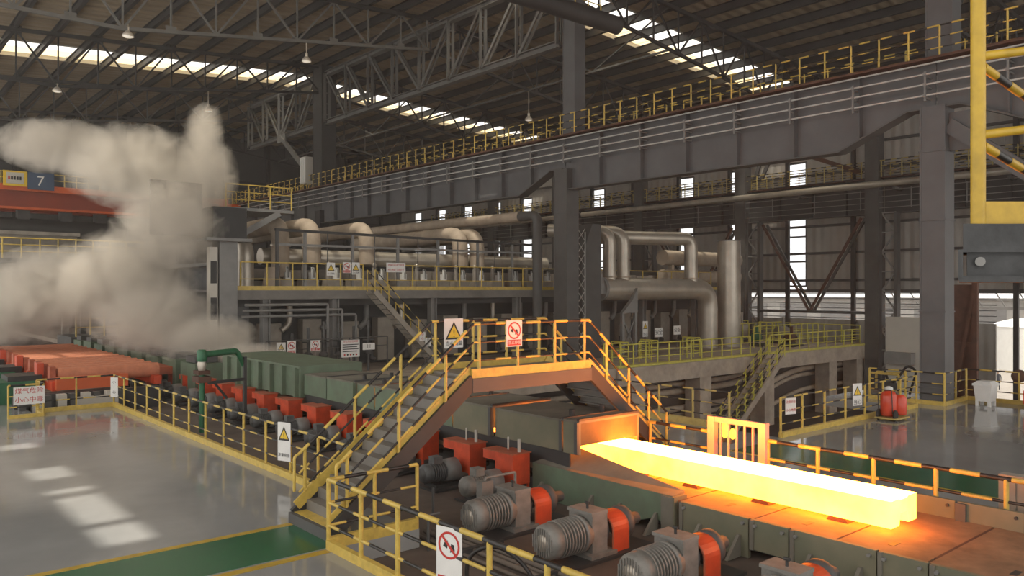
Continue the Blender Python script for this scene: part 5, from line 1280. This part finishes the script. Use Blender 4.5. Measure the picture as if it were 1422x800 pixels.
# ================================================================ STEAM
def steam(name, label, blobs, dens, nscale, lo, hi, colr=(0.86, 0.82, 0.76)):
    """one closed hull of overlapping puffs (remeshed), filled with a noisy scattering volume"""
    bm = bmesh.new()
    for (x, y, z, rx, ry, rz) in blobs:
        bmesh.ops.create_icosphere(bm, subdivisions=2, radius=1.0, matrix=Matrix.Translation((x, y, z)) @ Matrix.Diagonal((rx, ry, rz, 1)))
    me = bpy.data.meshes.new(name); bm.to_mesh(me); bm.free()
    o = bpy.data.objects.new(name, me); COL.objects.link(o)
    rm = o.modifiers.new('r', 'REMESH'); rm.mode = 'VOXEL'; rm.voxel_size = 0.45
    dg = bpy.context.evaluated_depsgraph_get(); m2 = bpy.data.meshes.new_from_object(o.evaluated_get(dg)); bpy.data.objects.remove(o)
    m2.name = name; o = bpy.data.objects.new(name, m2); COL.objects.link(o)
    m = bpy.data.materials.new(name); m.use_nodes = True; nt = m.node_tree; N = nt.nodes; L = nt.links
    for n in list(N): N.remove(n)
    out_ = N.new('ShaderNodeOutputMaterial'); vs = N.new('ShaderNodeVolumePrincipled')
    vs.inputs['Color'].default_value = (*colr, 1); vs.inputs['Anisotropy'].default_value = 0.0
    tc = N.new('ShaderNodeTexCoord'); nz = N.new('ShaderNodeTexNoise')
    nz.inputs['Scale'].default_value = nscale; nz.inputs['Detail'].default_value = 6; nz.inputs['Roughness'].default_value = .6; nz.inputs['Distortion'].default_value = .9
    L.new(tc.outputs['Object'], nz.inputs['Vector'])
    acc = None
    for (x, y, z, rx, ry, rz) in blobs:          # soft fall-off from every puff's core
        mp = N.new('ShaderNodeVectorMath'); mp.operation = 'SUBTRACT'; mp.inputs[1].default_value = (x, y, z); L.new(tc.outputs['Object'], mp.inputs[0])
        dv = N.new('ShaderNodeVectorMath'); dv.operation = 'DIVIDE'; dv.inputs[1].default_value = (rx, ry, rz); L.new(mp.outputs[0], dv.inputs[0])
        ln = N.new('ShaderNodeVectorMath'); ln.operation = 'LENGTH'; L.new(dv.outputs[0], ln.inputs[0])
        fo = N.new('ShaderNodeMapRange'); fo.inputs[1].default_value = 1.0; fo.inputs[2].default_value = 0.15; fo.inputs[3].default_value = 0; fo.inputs[4].default_value = 1; L.new(ln.outputs['Value'], fo.inputs[0])
        if acc is None: acc = fo.outputs[0]
        else:
            mx = N.new('ShaderNodeMath'); mx.operation = 'MAXIMUM'; L.new(acc, mx.inputs[0]); L.new(fo.outputs[0], mx.inputs[1]); acc = mx.outputs[0]
    # density = clamp(fall-off + noise - threshold)
    ad = N.new('ShaderNodeMath'); ad.operation = 'MULTIPLY_ADD'; ad.inputs[1].default_value = 1.5; L.new(nz.outputs['Fac'], ad.inputs[0]); L.new(acc, ad.inputs[2])
    mr = N.new('ShaderNodeMapRange'); mr.inputs[1].default_value = lo; mr.inputs[2].default_value = hi; mr.inputs[3].default_value = 0; mr.inputs[4].default_value = dens
    L.new(ad.outputs[0], mr.inputs[0])
    ed = N.new('ShaderNodeMath'); ed.operation = 'GREATER_THAN'; ed.inputs[1].default_value = 0.001; L.new(acc, ed.inputs[0])
    ml = N.new('ShaderNodeMath'); ml.operation = 'MULTIPLY'; L.new(mr.outputs[0], ml.inputs[0]); L.new(ed.outputs[0], ml.inputs[1])
    L.new(ml.outputs[0], vs.inputs['Density']); L.new(vs.outputs[0], out_.inputs['Volume'])
    m2.materials.clear(); m2.materials.append(m)
    tag(o, label, 'steam', None, 'stuff')
    return o
def ray_pt(px, py, d):
    a = (px - 711.0) / 1108.5; b = (402.0 - py) / 1108.5
    V = Vector((math.sin(CAM_YAW), math.cos(CAM_YAW), 0)); R_ = Vector((math.cos(CAM_YAW), -math.sin(CAM_YAW), 0))
    p = (V + R_ * a + Vector((0, 0, b))) * d; return (p.x, p.y, p.z + CAM_H)
SB = []
def puff(px, py, d, rpx, rpy, depth): x, y, z = ray_pt(px, py, d); k = d / 1108.5; SB.append((x, y, z, rpx * k, depth, rpy * k))
puff(345, 492, 36.5, 62, 20, 1.4)
puff(285, 470, 38, 80, 40, 2.2)
puff(215, 440, 39, 95, 60, 3.0)
puff(175, 385, 40, 105, 72, 3.2)
puff(240, 312, 39.5, 82, 75, 3.0)
puff(185, 232, 41, 108, 64, 3.6)
puff(85, 205, 42, 88, 42, 3.4)
puff(85, 400, 41, 120, 66, 3.6)
puff(280, 245, 41, 50, 68, 2.6)
puff(10, 430, 41, 100, 58, 3.2)
puff(283, 180, 42, 25, 42, 2.0)
steam('steam_plume', 'billowing grey-white steam rising over the descaler at the left', SB, 1.15, 0.85, 0.84, 1.5, (0.93, 0.87, 0.78))
# ================================================================ thin dusty haze filling the hall
hz = MB().box(XE0 - 12, 158, YE0 - 60, 164, ZL - .6, 32)
hm_ = bpy.data.materials.new('hall_haze'); hm_.use_nodes = True
for n_ in list(hm_.node_tree.nodes): hm_.node_tree.nodes.remove(n_)
ho = hm_.node_tree.nodes.new('ShaderNodeOutputMaterial'); hv = hm_.node_tree.nodes.new('ShaderNodeVolumeScatter')
hv.inputs['Color'].default_value = (0.92, 0.86, 0.80, 1); hv.inputs['Density'].default_value = 0.0006
hm_.node_tree.links.new(hv.outputs[0], ho.inputs['Volume'])
MATS['hall_haze'] = hm_
single('air_haze', hz, 'hall_haze', 'thin dusty haze filling the hall and the yard outside', 'haze', kind='stuff')
